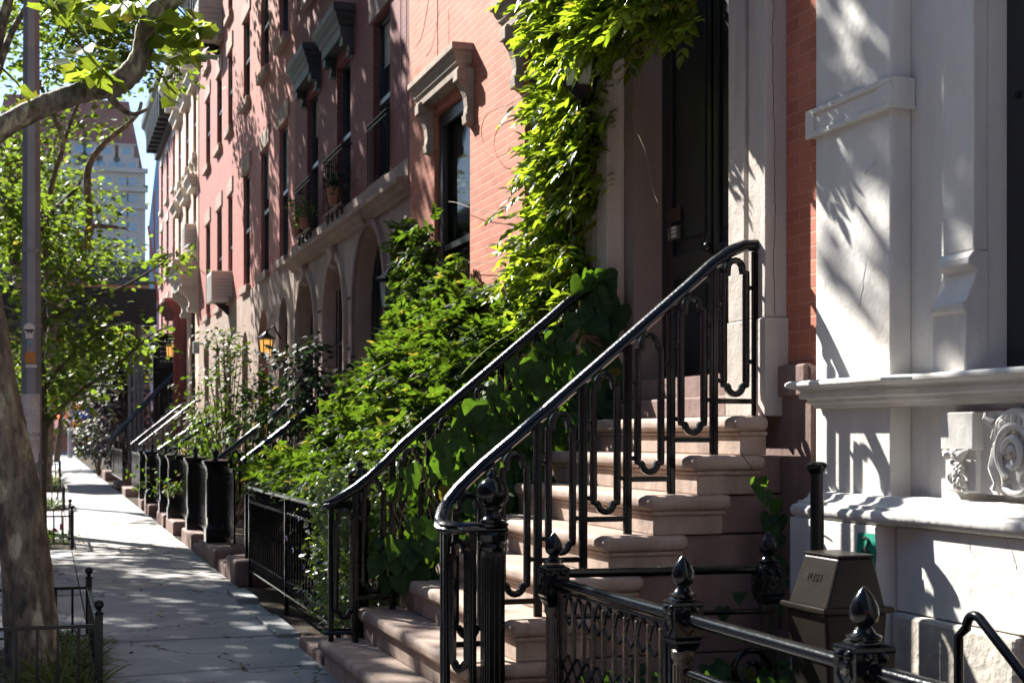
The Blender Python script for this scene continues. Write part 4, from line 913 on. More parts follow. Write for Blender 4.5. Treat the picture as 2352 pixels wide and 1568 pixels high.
# ------------------------------------------------------------------ foreground pipe fence
XFN = 2.22
def acorn(mb, c, s=1, ribs=False):
    mb.lathe([(.05*s,0),(.052*s,.008*s),(.036*s,.014*s),(.028*s,.026*s),(.022*s,.034*s),(.026*s,.04*s),(.038*s,.05*s),(.043*s,.07*s),(.040*s,.092*s),(.028*s,.118*s),(.014*s,.137*s),(.003*s,.148*s)], c, 22)
    if ribs:
        for i in range(14):
            a = 2*PI*i/14; mb.tube([(c[0]+q*s*math.cos(a), c[1]+q*s*math.sin(a), c[2]+z*s) for q, z in ((.036,.048),(.043,.07),(.038,.095),(.015,.135))], .003, 5)
def fence_post(Y, X, ztop, bw, label, ribs=False, s=1):
    p = thing('fence_post', label, 'fence post', (X, Y, 0), 'cast iron posts of the pipe fence')
    zb = ztop-.15*s; a = MB(); acorn(a, (X, Y, zb), s, ribs); a.build('finial', M['iron'], p, smooth=True)
    b = MB(); h = bw/2
    b.sqlathe([(h*.62,-.004),(h*.7,-.012),(h*1.02,-.02),(h*1.04,-.03),(h,-.036),(h,-.14),(h*1.02,-.145),(h*.86,-.16),(h*.9,-.168),(h*.7,-.19),(h*.62,-.2)], (X, Y, zb))
    # bossed ornament on the faces: shield with knobs
    for sx, sy in ((-1,0),(0,-1)):
        ux, uy = (0,1) if sx else (1,0); cx, cy = X+sx*h, Y+sy*h
        for k in (-1, 1): b.ball((cx+ux*k*h*.38, cy+uy*k*h*.38, zb-.045), h*.26, 10, 8)
        b.ball((cx, cy, zb-.08), h*.5, 10, 8, 1 if ux else .25, 1 if uy else .25, .8)
        for k in (-1, 1):
            b.tube([(cx+ux*k*h*.5, cy+uy*k*h*.5, zb-.06), (cx+ux*k*h*.62, cy+uy*k*h*.62, zb-.1), (cx, cy, zb-.138)], .006, 6)
    b.build('head_block', M['iron'], p, bevel=.004)
    c = MB(); r = bw*.30
    c.lathe([(r*1.15,-.195),(r*1.3,-.2),(r*1.3,-.225),(r*1.1,-.235),(r,-.25),(r,-.58),(r*1.25,-.62),(r*1.35,-.66),(r*1.1,-.71),(r*1.0,-.73),(r*1.5,-.75),(r*1.5,-.79)], (X, Y, zb), 20)
    for i in range(12):
        t = 2*PI*i/12; c.tube([(X+r*math.cos(t), Y+r*math.sin(t), zb-.25), (X+r*math.cos(t), Y+r*math.sin(t), zb-.57)], .005, 5)
    c.box(X-r*1.7, X+r*1.7, Y-r*1.7, Y+r*1.7, -.03, zb-.79); c.build('shaft', M['ironw'], p, smooth=True)
    return p
YA_, YB_, YC_ = 6.43, 4.98, 3.72
fence_post(YA_, XFN, 1.058, .115, 'lumpy black fence post beside the stoop newel, left end of the lattice gate', False, .95)
fence_post(YB_, XFN, 1.063, .112, 'black fence post with smooth egg finial at the right end of the lattice gate')
fence_post(YC_, XFN, 1.072, .125, 'nearest black fence post, pointed acorn finial before the brown bin')
fence_post(6.36, 3.28, 1.046, .12, 'shaded fence post with ribbed finial against the stoop side wall', True)
fn = thing('pipe_fence', 'glossy black double pipe fence running across the lower right', 'fence', (XFN, 4, 0))
def pipe(a, b, r, name='pipe', m='iron', par=fn): return MB().tube([a, b], r, 16).build(name, M[m], par, smooth=True)
pipe((XFN, YA_-.05, .83), (XFN, YB_+.05, .835), .025, 'top_pipe'); pipe((XFN, YB_-.05, .835), (XFN, YC_+.05, .835), .025, 'top_pipe'); pipe((XFN, YC_-.05, .835), (XFN, 1.2, .835), .025, 'top_pipe')
pipe((XFN, YB_, .64), (XFN, YC_, .64), .015, 'lower_pipe'); pipe((XFN, YC_, .64), (XFN, 1.2, .64), .015, 'lower_pipe')
pipe((XFN+.05, YA_, .865), (3.23, 6.36, .865), .021, 'top_pipe'); pipe((XFN+.05, YA_, .665), (3.26, 6.36, .665), .012, 'lower_pipe')
for y in (YA_-.075, YB_+.07, YB_-.085, YC_+.09, YC_-.09): MB().tube([(XFN, y-.012, .834), (XFN, y+.012, .834)], .031, 16).build('collar', M['iron'], fn, smooth=True)
pipe((XFN+.2, 6.40, .3), (3.26, 6.36, .3), .018, 'lower_pipe')
# lattice gate between A and B
gt = thing('lattice_gate', 'worn black gate with pointed arches over a diamond lattice', 'gate', (XFN, 5.7, 0))
g1 = MB(); ya, yb = YB_+.10, YA_-.09
for y in (ya, ya+.045, yb): g1.box(XFN-.013, XFN+.013, y-.011, y+.011, .06, .80)
g1.box(XFN-.012, XFN+.012, ya, yb, .79, .805); g1.box(XFN-.012, XFN+.012, ya, yb, .06, .085); g1.build('gate_frame', M['iron'], gt, bevel=.002)
N_ = 10; yy = [ya+.10+(yb-ya-.16)*k/(N_-1) for k in range(N_)]; dy = yy[1]-yy[0]
for y in yy:
    MB().box(XFN-.009, XFN+.009, y-.011, y+.011, .50, .77).build('bar', M['ironw'], gt, bevel=.003)
g2 = MB()
for k in range(N_-1):
    y = yy[k]; P = [(XFN, y+dy*(i/8.), .70+.085*math.sin(PI/2*min(1, i/4.)) if i <= 4 else .70+.085*math.sin(PI/2*min(1, (8-i)/4.))) for i in range(9)]
    g2.tube(P, .0075, 6)
    g2.tube([(XFN, y, .70), (XFN, y+dy*.5, .655), (XFN, y+dy, .70)], .006, 6)
g2.build('arches', M['iron'], gt, smooth=True)
g3 = MB()
for k in range(-4, N_+1):
    for s_ in (1, -1):
        # diagonal straps clipped to the gate
        y0_, z0_ = ya+.06+dy*(k), .09
        y1_, z1_ = y0_+dy*4, .52
        if s_ < 0: y0_, y1_ = y1_, y0_
        t0, t1 = 0., 1.
        lo, hi = ya+.05, yb
        def cl(t): return y0_+(y1_-y0_)*t
        ts = [i/40 for i in range(41) if lo <= cl(i/40) <= hi]
        if len(ts) > 4:
            a_, b_ = ts[0], ts[-1]; o_ = .004*s_
            g3.rings([[(XFN+o_-.0035, cl(t)-.012, z0_+(z1_-z0_)*t), (XFN+o_+.0035, cl(t)-.012, z0_+(z1_-z0_)*t), (XFN+o_+.0035, cl(t)+.012, z0_+(z1_-z0_)*t), (XFN+o_-.0035, cl(t)+.012, z0_+(z1_-z0_)*t)] for t in (a_, b_)])
g3.build('lattice', M['iron'], gt)
MB().tube([(XFN-.02, YB_+.17, .42), (XFN-.07, YB_+.17, .42), (XFN-.07, YB_+.22, .42)], .008, 8).box(XFN-.02, XFN+.02, YB_+.13, YB_+.23, .43, .47).build('latch', M['iron'], gt, smooth=True)
# hanging brass sign on chains
sg = thing('hanging_sign', 'small brass sign hung by two chains from the lower fence pipe', 'sign', (XFN, 4.4, .5))
ych = (y_of(1678, XFN), y_of(1766, XFN)); zs_t = .44
MB().box(XFN-.004, XFN+.004, ych[1]-.06, ych[0]+.04, .2, zs_t).build('plate', M['brass'], sg, bevel=.002)
for y in ych:
    c_ = MB(); z = .655; k = 0
    c_.tube([(XFN+.018*math.cos(a), y, .64+.018*math.sin(a)) for a in [2*PI*i/10 for i in range(10)]], .003, 5, closed=True)
    z = .622
    while z > zs_t-.01:
        ax = (1,0) if k % 2 else (0,1)
        c_.tube([(XFN+ax[0]*.005*math.cos(a), y+ax[1]*.005*math.cos(a), z-.008+.011*math.sin(a)) for a in [2*PI*i/8 for i in range(8)]], .002, 4, closed=True); z -= .016; k += 1
    c_.build('chain', M['ironf'], sg, smooth=True)
# scroll ornament leaning behind the fence
so_ = thing('iron_scroll', 'big black iron scroll in the leaves at the foot of the stoop side', 'ornament', (3.1, 6.2, 0))
cx_, cz_ = x_of(1722, 6.2), z_of(1540, x_of(1722, 6.2), 6.2)
MB().tube([(cx_+(.11-.0028*i)*math.cos(i*.3), 6.2, cz_+(.11-.0028*i)*math.sin(i*.3)) for i in range(30)], .014, 8).build('spiral', M['iron'], so_, smooth=True)
MB().tube([(cx_-.5, 6.2, cz_-.02), (cx_-.25, 6.2, cz_-.01), (cx_-.1, 6.2, cz_-.05)], .018, 8).tube([(cx_-.12,6.2,cz_-.05),(cx_-.1,6.2,-.02)], .014, 8).build('stem', M['iron'], so_, smooth=True)
so2 = thing('iron_scroll', 'curled black iron scroll under the lower pipe near the hanging chain', 'ornament', (2.3, 4.4, 0))
y0_ = y_of(1800, 2.24); MB().tube([(2.24, y0_+.05-.09*i/8, .60-.05*i-.0) if i < 3 else (2.24, y0_+.02-.07*(i-3), .47+.05*math.sin((i-3)*.9)) for i in range(9)], [.02,.026,.024,.02,.018,.018,.017,.016,.014], 8).build('spiral', M['iron'], so2, smooth=True)
# ------------------------------------------------------------------ trash bin, vent pipe, bent rail
bn = thing('trash_bin', 'tall brown metal push lid trash bin behind the pipe fence', 'bin', (3.2, 5.6, 0))
bx0, bx1, by0, by1 = 3.05, 3.34, 5.41, 5.75; zr_ = .775
def frus(mb, a, b, z0, z1):
    (x0,x1,y0,y1), (u0,u1,v0,v1) = a, b
    return mb.rings([[(x0,y0,z0),(x1,y0,z0),(x1,y1,z0),(x0,y1,z0)],[(u0,v0,z1),(u1,v0,z1),(u1,v1,z1),(u0,v1,z1)]])
frus(MB(), (bx0+.05,bx1-.05,by0+.03,by1-.03), (bx0,bx1,by0,by1), .0, zr_-.012).build('body', M['bin'], bn, bevel=.012)
MB().tube([(bx0-.012,by0-.012,zr_),(bx1+.012,by0-.012,zr_),(bx1+.012,by1+.012,zr_),(bx0-.012,by1+.012,zr_)], .014, 8, closed=True).build('rim', M['bin'], bn, smooth=True)
lid = frus(MB(), (bx0+.005,bx1-.005,by0+.005,by1-.005), (bx0+.075,bx1-.05,by0+.025,by1-.025), zr_+.004, .99).build('lid', M['bin'], bn, bevel=.01)
MB().box(bx0+.07, bx1-.045, by0+.02, by1-.02, .991, 1.003).build('lid_top', M['bin'], lid, bevel=.006)
t_ = glyph('PUSH', (0, 0, 0), .05, 'X', 'bin', None, 'embossed_lettering', .0006)
sl_ = math.atan2(.07, .215)
t_.data.transform(Matrix.Rotation(sl_, 4, 'Y')); o_ = ORG[bn.name]; t_.data.transform(Matrix.Translation((bx0+.046-o_[0]-.003, (by0+by1)/2+.0-o_[1], .90-o_[2]))); t_.parent = lid; ORG[t_.name] = o_
vp = thing('vent_pipe', 'upright black vent pipe with mushroom cap behind the trash bin', 'pipe', (3.35, 6.02, 0))
MB().tube([(3.35,6.02,-.03),(3.35,6.02,1.335)], .0315, 20).build('pipe', M['ironf'], vp, smooth=True)
MB().lathe([(.033,1.325),(.036,1.33),(.046,1.345),(.052,1.358),(.050,1.368),(.035,1.378),(.008,1.382)], (3.35,6.02,0), 20).build('cap', M['iron'], vp, smooth=True)
br_ = thing('bent_handrail', 'bent black pipe handrail in front of the stucco plinth, lower right corner', 'handrail', (3.2, 4.0, 0))
def atX(x, y, X): Y = y_of(x, X); return (X, Y, z_of(y, X, Y))
P = [atX(2202,1640,3.3), atX(2202,1460,3.3)]
for a in range(0, 7):
    t = PI-a*PI*.68/6; c0 = atX(2240, 1445, 3.3)
    P.append((3.3, c0[1]-.052*math.cos(t)*1.05, c0[2]+.052*math.sin(t)))
P += [atX(2330,1522,3.3), atX(2420,1640,3.3)]
MB().tube(P, .0185, 14).build('rail', M['iron'], br_, smooth=True)
# ------------------------------------------------------------------ areaway fences down the street
# near fence with looped balusters (X runs slightly inwards toward the far end)
def iron_fence(name, label, X, y0, y1, zb, zt, n, group=None, ornate=True, m='iron', xa=0):
    f = thing(name, label, 'fence', (X, (y0+y1)/2, 0), group)
    g = lambda t: X+xa*t
    MB().tube([(g(0), y0, zt-.02), (g(.5), (y0+y1)/2, zt-.02), (g(1), y1, zt-.02)], .026, 10).build('top_rail', M[m], f, smooth=True)
    MB().tube([(g(0), y0, zt-.16), (g(1), y1, zt-.16)], .010, 6).tube([(g(0), y0, zb+.15), (g(1), y1, zb+.15)], .010, 6).build('middle_rail', M[m], f, smooth=True)
    MB().tube([(g(0), y0, zb+.03), (g(1), y1, zb+.03)], .016, 8).build('bottom_rail', M[m], f, smooth=True)
    me = None
    for k in range(n):
        t = (k+.5)/n; y = y0+(y1-y0)*t
        if me is None:
            b = MB(); b.tube([(0, 0, zb+.03), (0, 0, zt-.04)], .0105, 6)
            if ornate:
                for z in (zt-.09, zb+.09):
                    b.tube([(0, .032*math.cos(a), z+.042*math.sin(a)) for a in [2*PI*i/12 for i in range(12)]], .0055, 5, closed=True)
                b.ball((0,0,zt-.16), .018, 8, 6); b.ball((0,0,zb+.15), .018, 8, 6); b.ball((0,0,(zb+zt)/2), .015, 8, 6, 1, 1, 1.8)
            ORG['tmpf'] = (0,0,0)
            o = b.build('baluster', M[m], f, smooth=True)
            # mesh is centred on the world origin: shift to this fence's frame
            me = o.data; off = ORG[f.name]; me.transform(Matrix.Translation(off))
            me.transform(Matrix.Translation((0,0,-0)))
            o.location = (g(t)-off[0], y-off[1], 0-off[2])
        else:
            o = bpy.data.objects.new('baluster', me); col.objects.link(o); o.parent = f; o.location = (g(t)-off[0], y-off[1], -off[2])
    for y in (y0, (y0+y1)/2, y1):
        t = (y-y0)/(y1-y0); MB().box(g(t)-.017, g(t)+.017, y-.017, y+.017, -.04, zt-.02).build('post', M[m], f, bevel=.003)
    return f
iron_fence('areaway_fence', 'black iron fence with ring ornaments between the big stoop and the first kerb stone', 1.93, 10.2, 14.9, .12, 1.0, 33)
iron_fence('areaway_gate', 'open black iron gate over the nearest kerb stone', 1.95, 15.35, 16.6, .30, 1.06, 10, xa=.25)
def newel(Y, X, label, h=1.0, w=.24, urn=True):
    p = thing('box_newel', label, 'fence post', (X, Y, 0), 'cast iron box newels along the areaways')
    b = MB(); r = w/2; z0 = .20
    b.sqlathe([(r*1.08,z0),(r*1.08,z0+.16),(r*1.0,z0+.18),(r*.9,z0+.22),(r*.9,z0+h-.16),(r*.94,z0+h-.12),(r*1.02,z0+h-.08),(r*1.2,z0+h-.05)], (X, Y, 0)); b.build('shaft', M['iron'], p, bevel=.012)
    q = MB().sqlathe([(r*1.2,z0+h-.049),(r*1.28,z0+h-.03),(r*1.28,z0+h-.005),(r*.6,z0+h+.015)], (X, Y, 0)); q.build('cap', M['iron'], p, bevel=.006)
    for sx, sy in ((-1,0),(0,-1)):
        MB().box(X+sx*r*.93-(.004 if sx else r*.55), X+sx*r*.93+(.004 if sx else r*.55), Y+sy*r*.93-(.004 if sy else r*.55), Y+sy*r*.93+(.004 if sy else r*.55), z0+.3, z0+h-.22).build('side_panel', M['iron'], p, bevel=.003)
    if urn: MB().lathe([(.05,0),(.03,.02),(.022,.04),(.04,.06),(.042,.08),(.025,.11),(.012,.12),(.014,.135),(.003,.15)], (X, Y, z0+h+.012), 14).build('finial', M['iron'], p, smooth=True)
    return p
nl = ['nearest of the square iron newels, with urn finial, past the two step kerb stone', 'second square iron newel, close behind the nearest one', 'third square iron newel from the camera, one side lit by the sun', 'fourth square iron newel, paired with the third', 'fifth square iron newel with ball finial on the sunlit kerb', 'farthest square iron newel, slim, with ball finial']
for (Y, X, w), l in zip([(18.3,1.95,.24), (20.9,1.95,.24), (23.9,1.92,.24), (25.9,1.92,.22), (29.3,1.92,.26), (31.4,1.88,.18)], nl): newel(Y, X, l, w=w)
def panel_fence(Y0, Y1, X, label, zt=1.12, m='iron', grid=False):
    f = thing('iron_fence', label, 'fence', (X, (Y0+Y1)/2, 0), 'iron fence panels between the newels')
    MB().box(X-.02, X+.02, Y0, Y1, zt-.05, zt).box(X-.016, X+.016, Y0, Y1, .27, .31).build('frame', M[m], f, bevel=.006)
    b = MB(); n = max(3, int((Y1-Y0)/.085))
    for k in range(n+1):
        y = Y0+(Y1-Y0)*k/n; b.box(X-.012, X+.012, y-.013, y+.013, .29, zt-.03)
        if not grid and k < n:
            ym = y+(Y1-Y0)/n/2
            for z in (.40, .52, zt-.13): b.tube([(X, ym+.035*math.cos(a), z+.045*math.sin(a)) for a in [2*PI*i/8 for i in range(8)]], .008, 4, closed=True)
    if grid:
        for z in (.42, .55, .68, .81, .94): b.box(X-.008, X+.008, Y0, Y1, z, z+.02)
    b.build('bars', M[m], f, smooth=True); return f
panel_fence(18.5, 20.7, 1.97, 'ringed iron fence panel between the nearest and second square newels')
panel_fence(24.1, 25.7, 1.95, 'ringed iron fence panel between the third and fourth square newels')
panel_fence(29.5, 31.3, 1.93, 'ringed iron fence panel between the fifth and farthest square newels')
panel_fence(17.0, 18.0, 2.02, 'narrow dark iron gate leaf before the nearest square newel')
panel_fence(21.2, 23.6, 1.97, 'ringed iron fence panel between the second and third square newels')
panel_fence(26.2, 29.0, 1.95, 'glossy iron fence panel between the fourth and fifth square newels')
panel_fence(32.0, 37.0, 1.95, 'long plain dark iron fence panel beyond the farthest newel')
panel_fence(42.0, 49.0, 1.95, 'far iron fence with horizontal bars near the long handrails', grid=True)
def kerbstone(Y0, Y1, h, label, X0=1.80, X1=2.2):
    o = MB().box(X0, X1, Y0, Y1, -.06, h).build('kerb_stone', M['brown'], bevel=.035, seg=4, smooth=True)
    return tag(o, label, 'kerb stone', 'brownstone kerb blocks along the pavement')
ks = [(15.1,15.9,.235,'nearest brown kerb block, rounded and standing alone by the iron fence'), (15.95,16.7,.12,'low worn kerb block just behind the nearest one'), (17.1,18.9,.20,'long brown kerb block under the nearest square newel'), (19.0,19.7,.10,'low pale kerb block between the first two newels'), (19.9,21.4,.20,'brown kerb block under the second square newel'), (22.9,24.3,.20,'brown kerb block below the third square newel'), (24.9,26.4,.20,'brown kerb block below the fourth newel'), (28.6,29.9,.2,'sunlit kerb block below the fifth newel'), (30.9,32.0,.2,'sunlit kerb block below the farthest newel'), (37.5,40,.2,'far brown kerb block in the sun before the long handrails'), (51,54,.3,'rough brown block at the foot of the last stoop')]
for a in ks: kerbstone(*a)
for a in ((13.3,14.2,.05), (11.0,12.2,.03)):
    tag(MB().box(1.62, 1.80, a[0], a[1], -.06, a[2]).build('broken_flag', M['walk'], bevel=.01), 'broken paving slab edge by the iron fence, %s' % ('farther piece' if a[0] > 13 else 'nearer piece'), 'paving stone')
tag(MB().box(1.70, 2.0, 9.55, 10.5, -.06, .075).build('threshold_stone', M['brown'], bevel=.02), 'low brown stone slab beside the foot of the big stoop', 'paving stone')
# ------------------------------------------------------------------ farther stoops with slanting handrails
def far_stoop(Ya, Yb, X0, X1, Z0, Z1, label, loops=True, hookend=False, m='iron', hooks=False):
    s_ = thing('stoop', label, 'stoop', ((X0+X1)/2+.3, (Ya+Yb)/2, 0)); n = max(3, int(round((Z1-Z0)/.18)))
    top = Z1-.88
    b = MB(); nst = max(3, int(top/.19)); run = (XF-.1-X0-.05)/nst
    for k in range(nst):
        x0 = X0+.1+run*k; b.box(x0, XF-.05, Ya+.05, Yb-.05, top/nst*k+.001, top/nst*(k+1))
    b.build('steps', M['stepst'], s_, bevel=.02)
    for j, Y in enumerate((Ya, Yb)):
        r = MB().sweep([(X0, Y, Z0), (X0+(X1-X0)*.5, Y, Z0+(Z1-Z0)*.5), (X1, Y, Z1)]+([] if X1 > 3.5 else [(X1+.12, Y, Z1+.03)]), [(a*1.4, c*1.2) for a, c in RP]).build('handrail', M['rail'], s_, smooth=True)
        q = MB(); nb = int((X1-X0)/.24)
        for k in range(nb+1):
            x = X0+.04+(X1-X0-.08)*k/nb; zt = Z0+(Z1-Z0)*(x-X0)/(X1-X0); zb = max(.02, zt-.9)
            q.box(x-.012, x+.012, Y-.010, Y+.010, zb, zt)
            if k < nb:
                xc = x+(X1-X0)/nb/2; zc_ = zt+(Z1-Z0)/nb/2
                if loops: loop_mb(q, xc, Y, max(.12, zc_-.72), zc_-.05, .12, fine=False)
                else:
                    q.box(xc-.006, xc+.006, Y-.006, Y+.006, max(.05, zc_-.85), zc_)
                    for dz in (.15, .35, .6): q.ball((xc, Y, zc_-dz), .022, 6, 4)
        q.build('balusters', M[m], s_)
    return s_
def stoop_from(pxA, pyA, pxB, pyB, X0, pxC, label, **k):
    """pxA,pyA foot of the far rail; pxB,pyB its head; pxC foot of the near rail"""
    Yb = y_of(pxA, X0); Ya = y_of(pxC, X0); X1 = min(x_of(pxB, Yb), 3.58); t = (X1-X0)/(x_of(pxB, Yb)-X0)
    Z0 = z_of(pyA, X0, Yb); Zt = z_of(pyB, x_of(pxB, Yb), Yb); return far_stoop(Ya, Yb, X0, X1, Z0, Z0+(Zt-Z0)*t, label, **k)
stoop_from(505, 1056, 672, 925, 2.1, 560, 'stoop with two light catching handrails before the dark red arcaded house')
stoop_from(365, 1036, 470, 966, 2.1, 388, 'small stoop with bluish handrails before the rose brick house', loops=True)
stoop_from(303, 1022, 420, 930, 2.1, 322, 'stoop with two brightly glinting handrails at the pink painted house', loops=False)
far_stoop(43.2, 45.1, 1.72, 3.56, 1.35, 3.35, 'tall far stoop with long dark filigree railings', loops=False)
# ------------------------------------------------------------------ left side: light pole, tree guards
pl = thing('street_light_pole', 'tall grey octagonal light pole patched with stickers, behind the plane tree', 'pole', (-.2, 17.3, 0))
pb = at(72, 1300, 17.3); ptp = at(73, -500, 17.3); xb0, xt0 = pb[0], x_of(73, 17.3)
MB().rings([[(xb0+r*math.cos(PI/8+a*PI/4), 17.3+r*math.sin(PI/8+a*PI/4), z) for a in range(8)] for z, r in ((-.02,.125),(1.6,.118),(6.5,.092),(12,.06))]).build('shaft', M['steel'], pl)
for z, r in ((1.2,.122),(2.72,.115),(3.55,.111),(2.35,.117)): MB().lathe([(r,-.02),(r+.006,-.018),(r+.006,.018),(r,.02)], (xb0, 17.3, z), 8).build('band', M['steel'], pl)
MB().box(xb0-.16, xb0+.16, 17.14, 17.46, -.12, .12).build('base', M['steel'], pl, bevel=.02)
def zp(y): return z_of(y, xb0, 17.3)
def patch(z0, z1, m, w=.075, name='poster', n=5, x=0):
    r = .116; q = MB(); o = len(q.v); a0 = -PI/2+x; hw = w/r/1.0
    P = [a0-hw+2*hw*i/n for i in range(n+1)]
    q.v = [(xb0+(r+.005)*math.cos(a), 17.3+(r+.005)*math.sin(a), z) for z in (z0, z1) for a in P]
    q.f = [(i, i+1, n+2+i, n+1+i) for i in range(n)]; return q.build(name, M[m], pl)
for y0, y1, m, w in ((1195,1222,'paper',.10),(1225,1262,'sticker',.09),(1100,1142,'paper',.1),(1262,1290,'paper',.085)): pass
patch(zp(1040), zp(905), 'paper', .11, x=-.1); patch(zp(1010), zp(985), 'sticker', .10); patch(zp(1062), zp(1030), 'sticker', .08)
patch(zp(1120), zp(1085), 'paper', .09)
patch(zp(835), zp(810), 'orangest', .055, 'sticker', x=-.1); patch(zp(845), zp(838), 'sticker', .06, 'sticker'); patch(zp(792), zp(782), 'bluest', .02, 'sticker', x=-.1)
glyph('212-718', (xb0, 17.3-.125, zp(998)), .055, 'Y', 'stickerk', pl, 'lettering')
fc = MB(); zz = zp(757)    # round headed sticker
n = 16; fc.v = [(xb0-.02+.062*math.cos(2*PI*i/n), 17.3-.1225, zz+.065*math.sin(2*PI*i/n)) for i in range(n)]; fc.f = [tuple(range(n))]; fc.box(xb0-.06, xb0+.02, 17.3-.1232, 17.3-.1222, zz-.105, zz-.05)
fc = fc.build('sticker', M['sticker'], pl); MB().box(xb0-.075, xb0+.035, 17.3-.1245, 17.3-.1235, zz-.025, zz-.005).box(xb0-.045, xb0-.02, 17.3-.1245, 17.3-.1235, zz-.045, zz-.026).box(xb0-.01, xb0+.012, 17.3-.1245, 17.3-.1235, zz-.045, zz-.026).build('printed_marks', M['stickerk'], fc)
def guard(x0, x1, y0, y1, zt, label, n=5, knobs=True, hoops=False):
    g_ = thing('tree_guard', label, 'tree guard', (x1, y0, 0), 'low iron guards around the street trees')
    for (px_, py_) in ((x1, y0), (x1, y1), (x0, y0)):
        MB().box(px_-.022, px_+.022, py_-.022, py_+.022, -.03, zt+.06).sqlathe([(.022,zt+.061),(.027,zt+.065),(.027,zt+.072),(.015,zt+.078)], (px_, py_, 0)).build('post', M['ironf'], g_, bevel=.003)
        if knobs: MB().ball((px_, py_, zt+.118), .028, 14, 10).lathe([(.018,.076),(.012,.085),(.018,.093)], (px_, py_, zt), 12).build('ball_finial', M['ironf'], g_, smooth=True)
    r = MB(); rt = .011
    for a, b in (((x0,y0),(x1,y0)), ((x1,y0),(x1,y1)), ((x0,y1),(x1,y1))):
        ux, uy = (1,0) if a[1] == b[1] else (0,1)
        r.box(min(a[0],b[0])-uy*.014+ux*.022, max(a[0],b[0])+uy*.014-ux*.022, min(a[1],b[1])-ux*.014+uy*.022, max(a[1],b[1])+ux*.014-uy*.022, zt-.012, zt+.008)
        r.box(min(a[0],b[0])-uy*.010+ux*.022, max(a[0],b[0])+uy*.010-ux*.022, min(a[1],b[1])-ux*.010+uy*.022, max(a[1],b[1])+ux*.010-uy*.022, .07, .085)
    r.build('rails', M['ironf'], g_, bevel=.002)
    q = MB()
    for a, b in (((x0,y0),(x1,y0)), ((x1,y0),(x1,y1)), ((x0,y1),(x1,y1))):
        L_ = math.hypot(b[0]-a[0], b[1]-a[1]); k_ = max(3, int(L_/.105))
        for k in range(1, k_):
            x = a[0]+(b[0]-a[0])*k/k_; y = a[1]+(b[1]-a[1])*k/k_; q.box(x-.008, x+.008, y-.008, y+.008, .072, zt-.005)
            if hoops and k % 2: q.tube([(x+.0-.08*math.cos(PI*i/6)*(1 if a[1]==b[1] else 0), y-.08*math.cos(PI*i/6)*(0 if a[1]==b[1] else 1), zt+.1*math.sin(PI*i/6)) for i in range(7)], .008, 4)
    q.build('bars', M['ironf'], g_); return g_
guard(-.84, .275, 8.74, 10.95, .42, 'low black tree guard with ball finials around the nearest plane tree')
guard(-.84, .30, 20.35, 22.3, .44, 'low black tree guard with pink flowers inside')
guard(-.84, .30, 31, 33.4, .40, 'hooped black tree guard, third along the pavement', hoops=True, knobs=False)
guard(-.84, .30, 41.2, 44.2, .75, 'taller green tinted tree guard far along the pavement', knobs=False)
# ------------------------------------------------------------------ avenue bits
ap = thing('traffic_light_pole', 'grey corner pole with yellow signals and a white street sign at the avenue', 'traffic light', (0, 104, 0))
YT = 104.; s_ = dep(0, YT)/FOC
def tx(x): return x_of(x, YT)
def tz(y): return z_of(y, 1, YT)
MB().tube([(tx(161), YT, -.1), (tx(161), YT, tz(840))], .16, 10).tube([(tx(161), YT, tz(850)), (tx(120), YT, tz(846))], .07, 8).build('pole', M['steel'], ap, smooth=True)
sgp = MB().box(tx(132), tx(156), YT-.55, YT-.35, tz(962), tz(945)).build('pedestrian_signal', M['yellow'], ap, bevel=.05)
MB().box(tx(133), tx(146), YT-.60, YT-.551, tz(960), tz(947)).build('signal_face', M['plastic'], sgp); MB().ball((tx(139), YT-.62, tz(953)), .26, 10, 8, 1, .3, 1).build('red_hand_light', M['redglow'], sgp)
for x0, x1, y0, y1 in ((165,184,942,928), (186,196,945,925), (165,180,990,965)): MB().box(tx(x0), tx(x1), YT-.5, YT-.1, tz(y0), tz(y1)).build('signal_housing', M['yellow'], ap, bevel=.06)
MB().box(tx(125), tx(160), YT-.33, YT-.28, tz(985), tz(963)).build('street_sign', M['sticker'], ap)
hs = thing('traffic_signal', 'small hanging signal glowing pinkish red among the leaves', 'traffic light', (tx(107), YT+3, 5))
MB().box(tx(104), tx(111), YT+3, YT+3.3, tz(900), tz(872)).build('housing', M['plastic'], hs); MB().ball((tx(107.5), YT+2.95, tz(890)), .22, 10, 8, 1, .3, 1).build('lens', M['pinkglow'], hs)
MB().tube([(tx(108), YT+3.2, tz(873)), (tx(108), YT+3.2, 9), (-14, YT+3.2, 9.3), (-14, YT+3.2, -.1)], .07, 6).build('mast', M['steel'], hs)
aw = tag(MB().extr([(7, 3.4), (4.6, 2.9), (4.6, 2.4), (7, 2.4)], 0, 1).build('tmp', M['bluest']), 'x', 'y'); bpy.data.objects.remove(aw)
ba = thing('shop_awning', 'deep blue shop awning across the avenue beside the signals', 'awning', (tx(180), 135.2, 4))
MB().rings([[(x_of(160,134.8), 135, z_of(936,1,135)), (x_of(205,134.8), 135, z_of(936,1,135)), (x_of(205,134.8), 135, z_of(950,1,135)), (x_of(160,134.8), 135, z_of(950,1,135))],[(x_of(160,134.8), 133.3, z_of(955,1,135)), (x_of(205,134.8), 133.3, z_of(955,1,135)), (x_of(205,134.8), 133.3, z_of(962,1,135)), (x_of(160,134.8), 133.3, z_of(962,1,135))]]).build('canopy', mat('blue_awning', (.03,.06,.35), .7), ba)
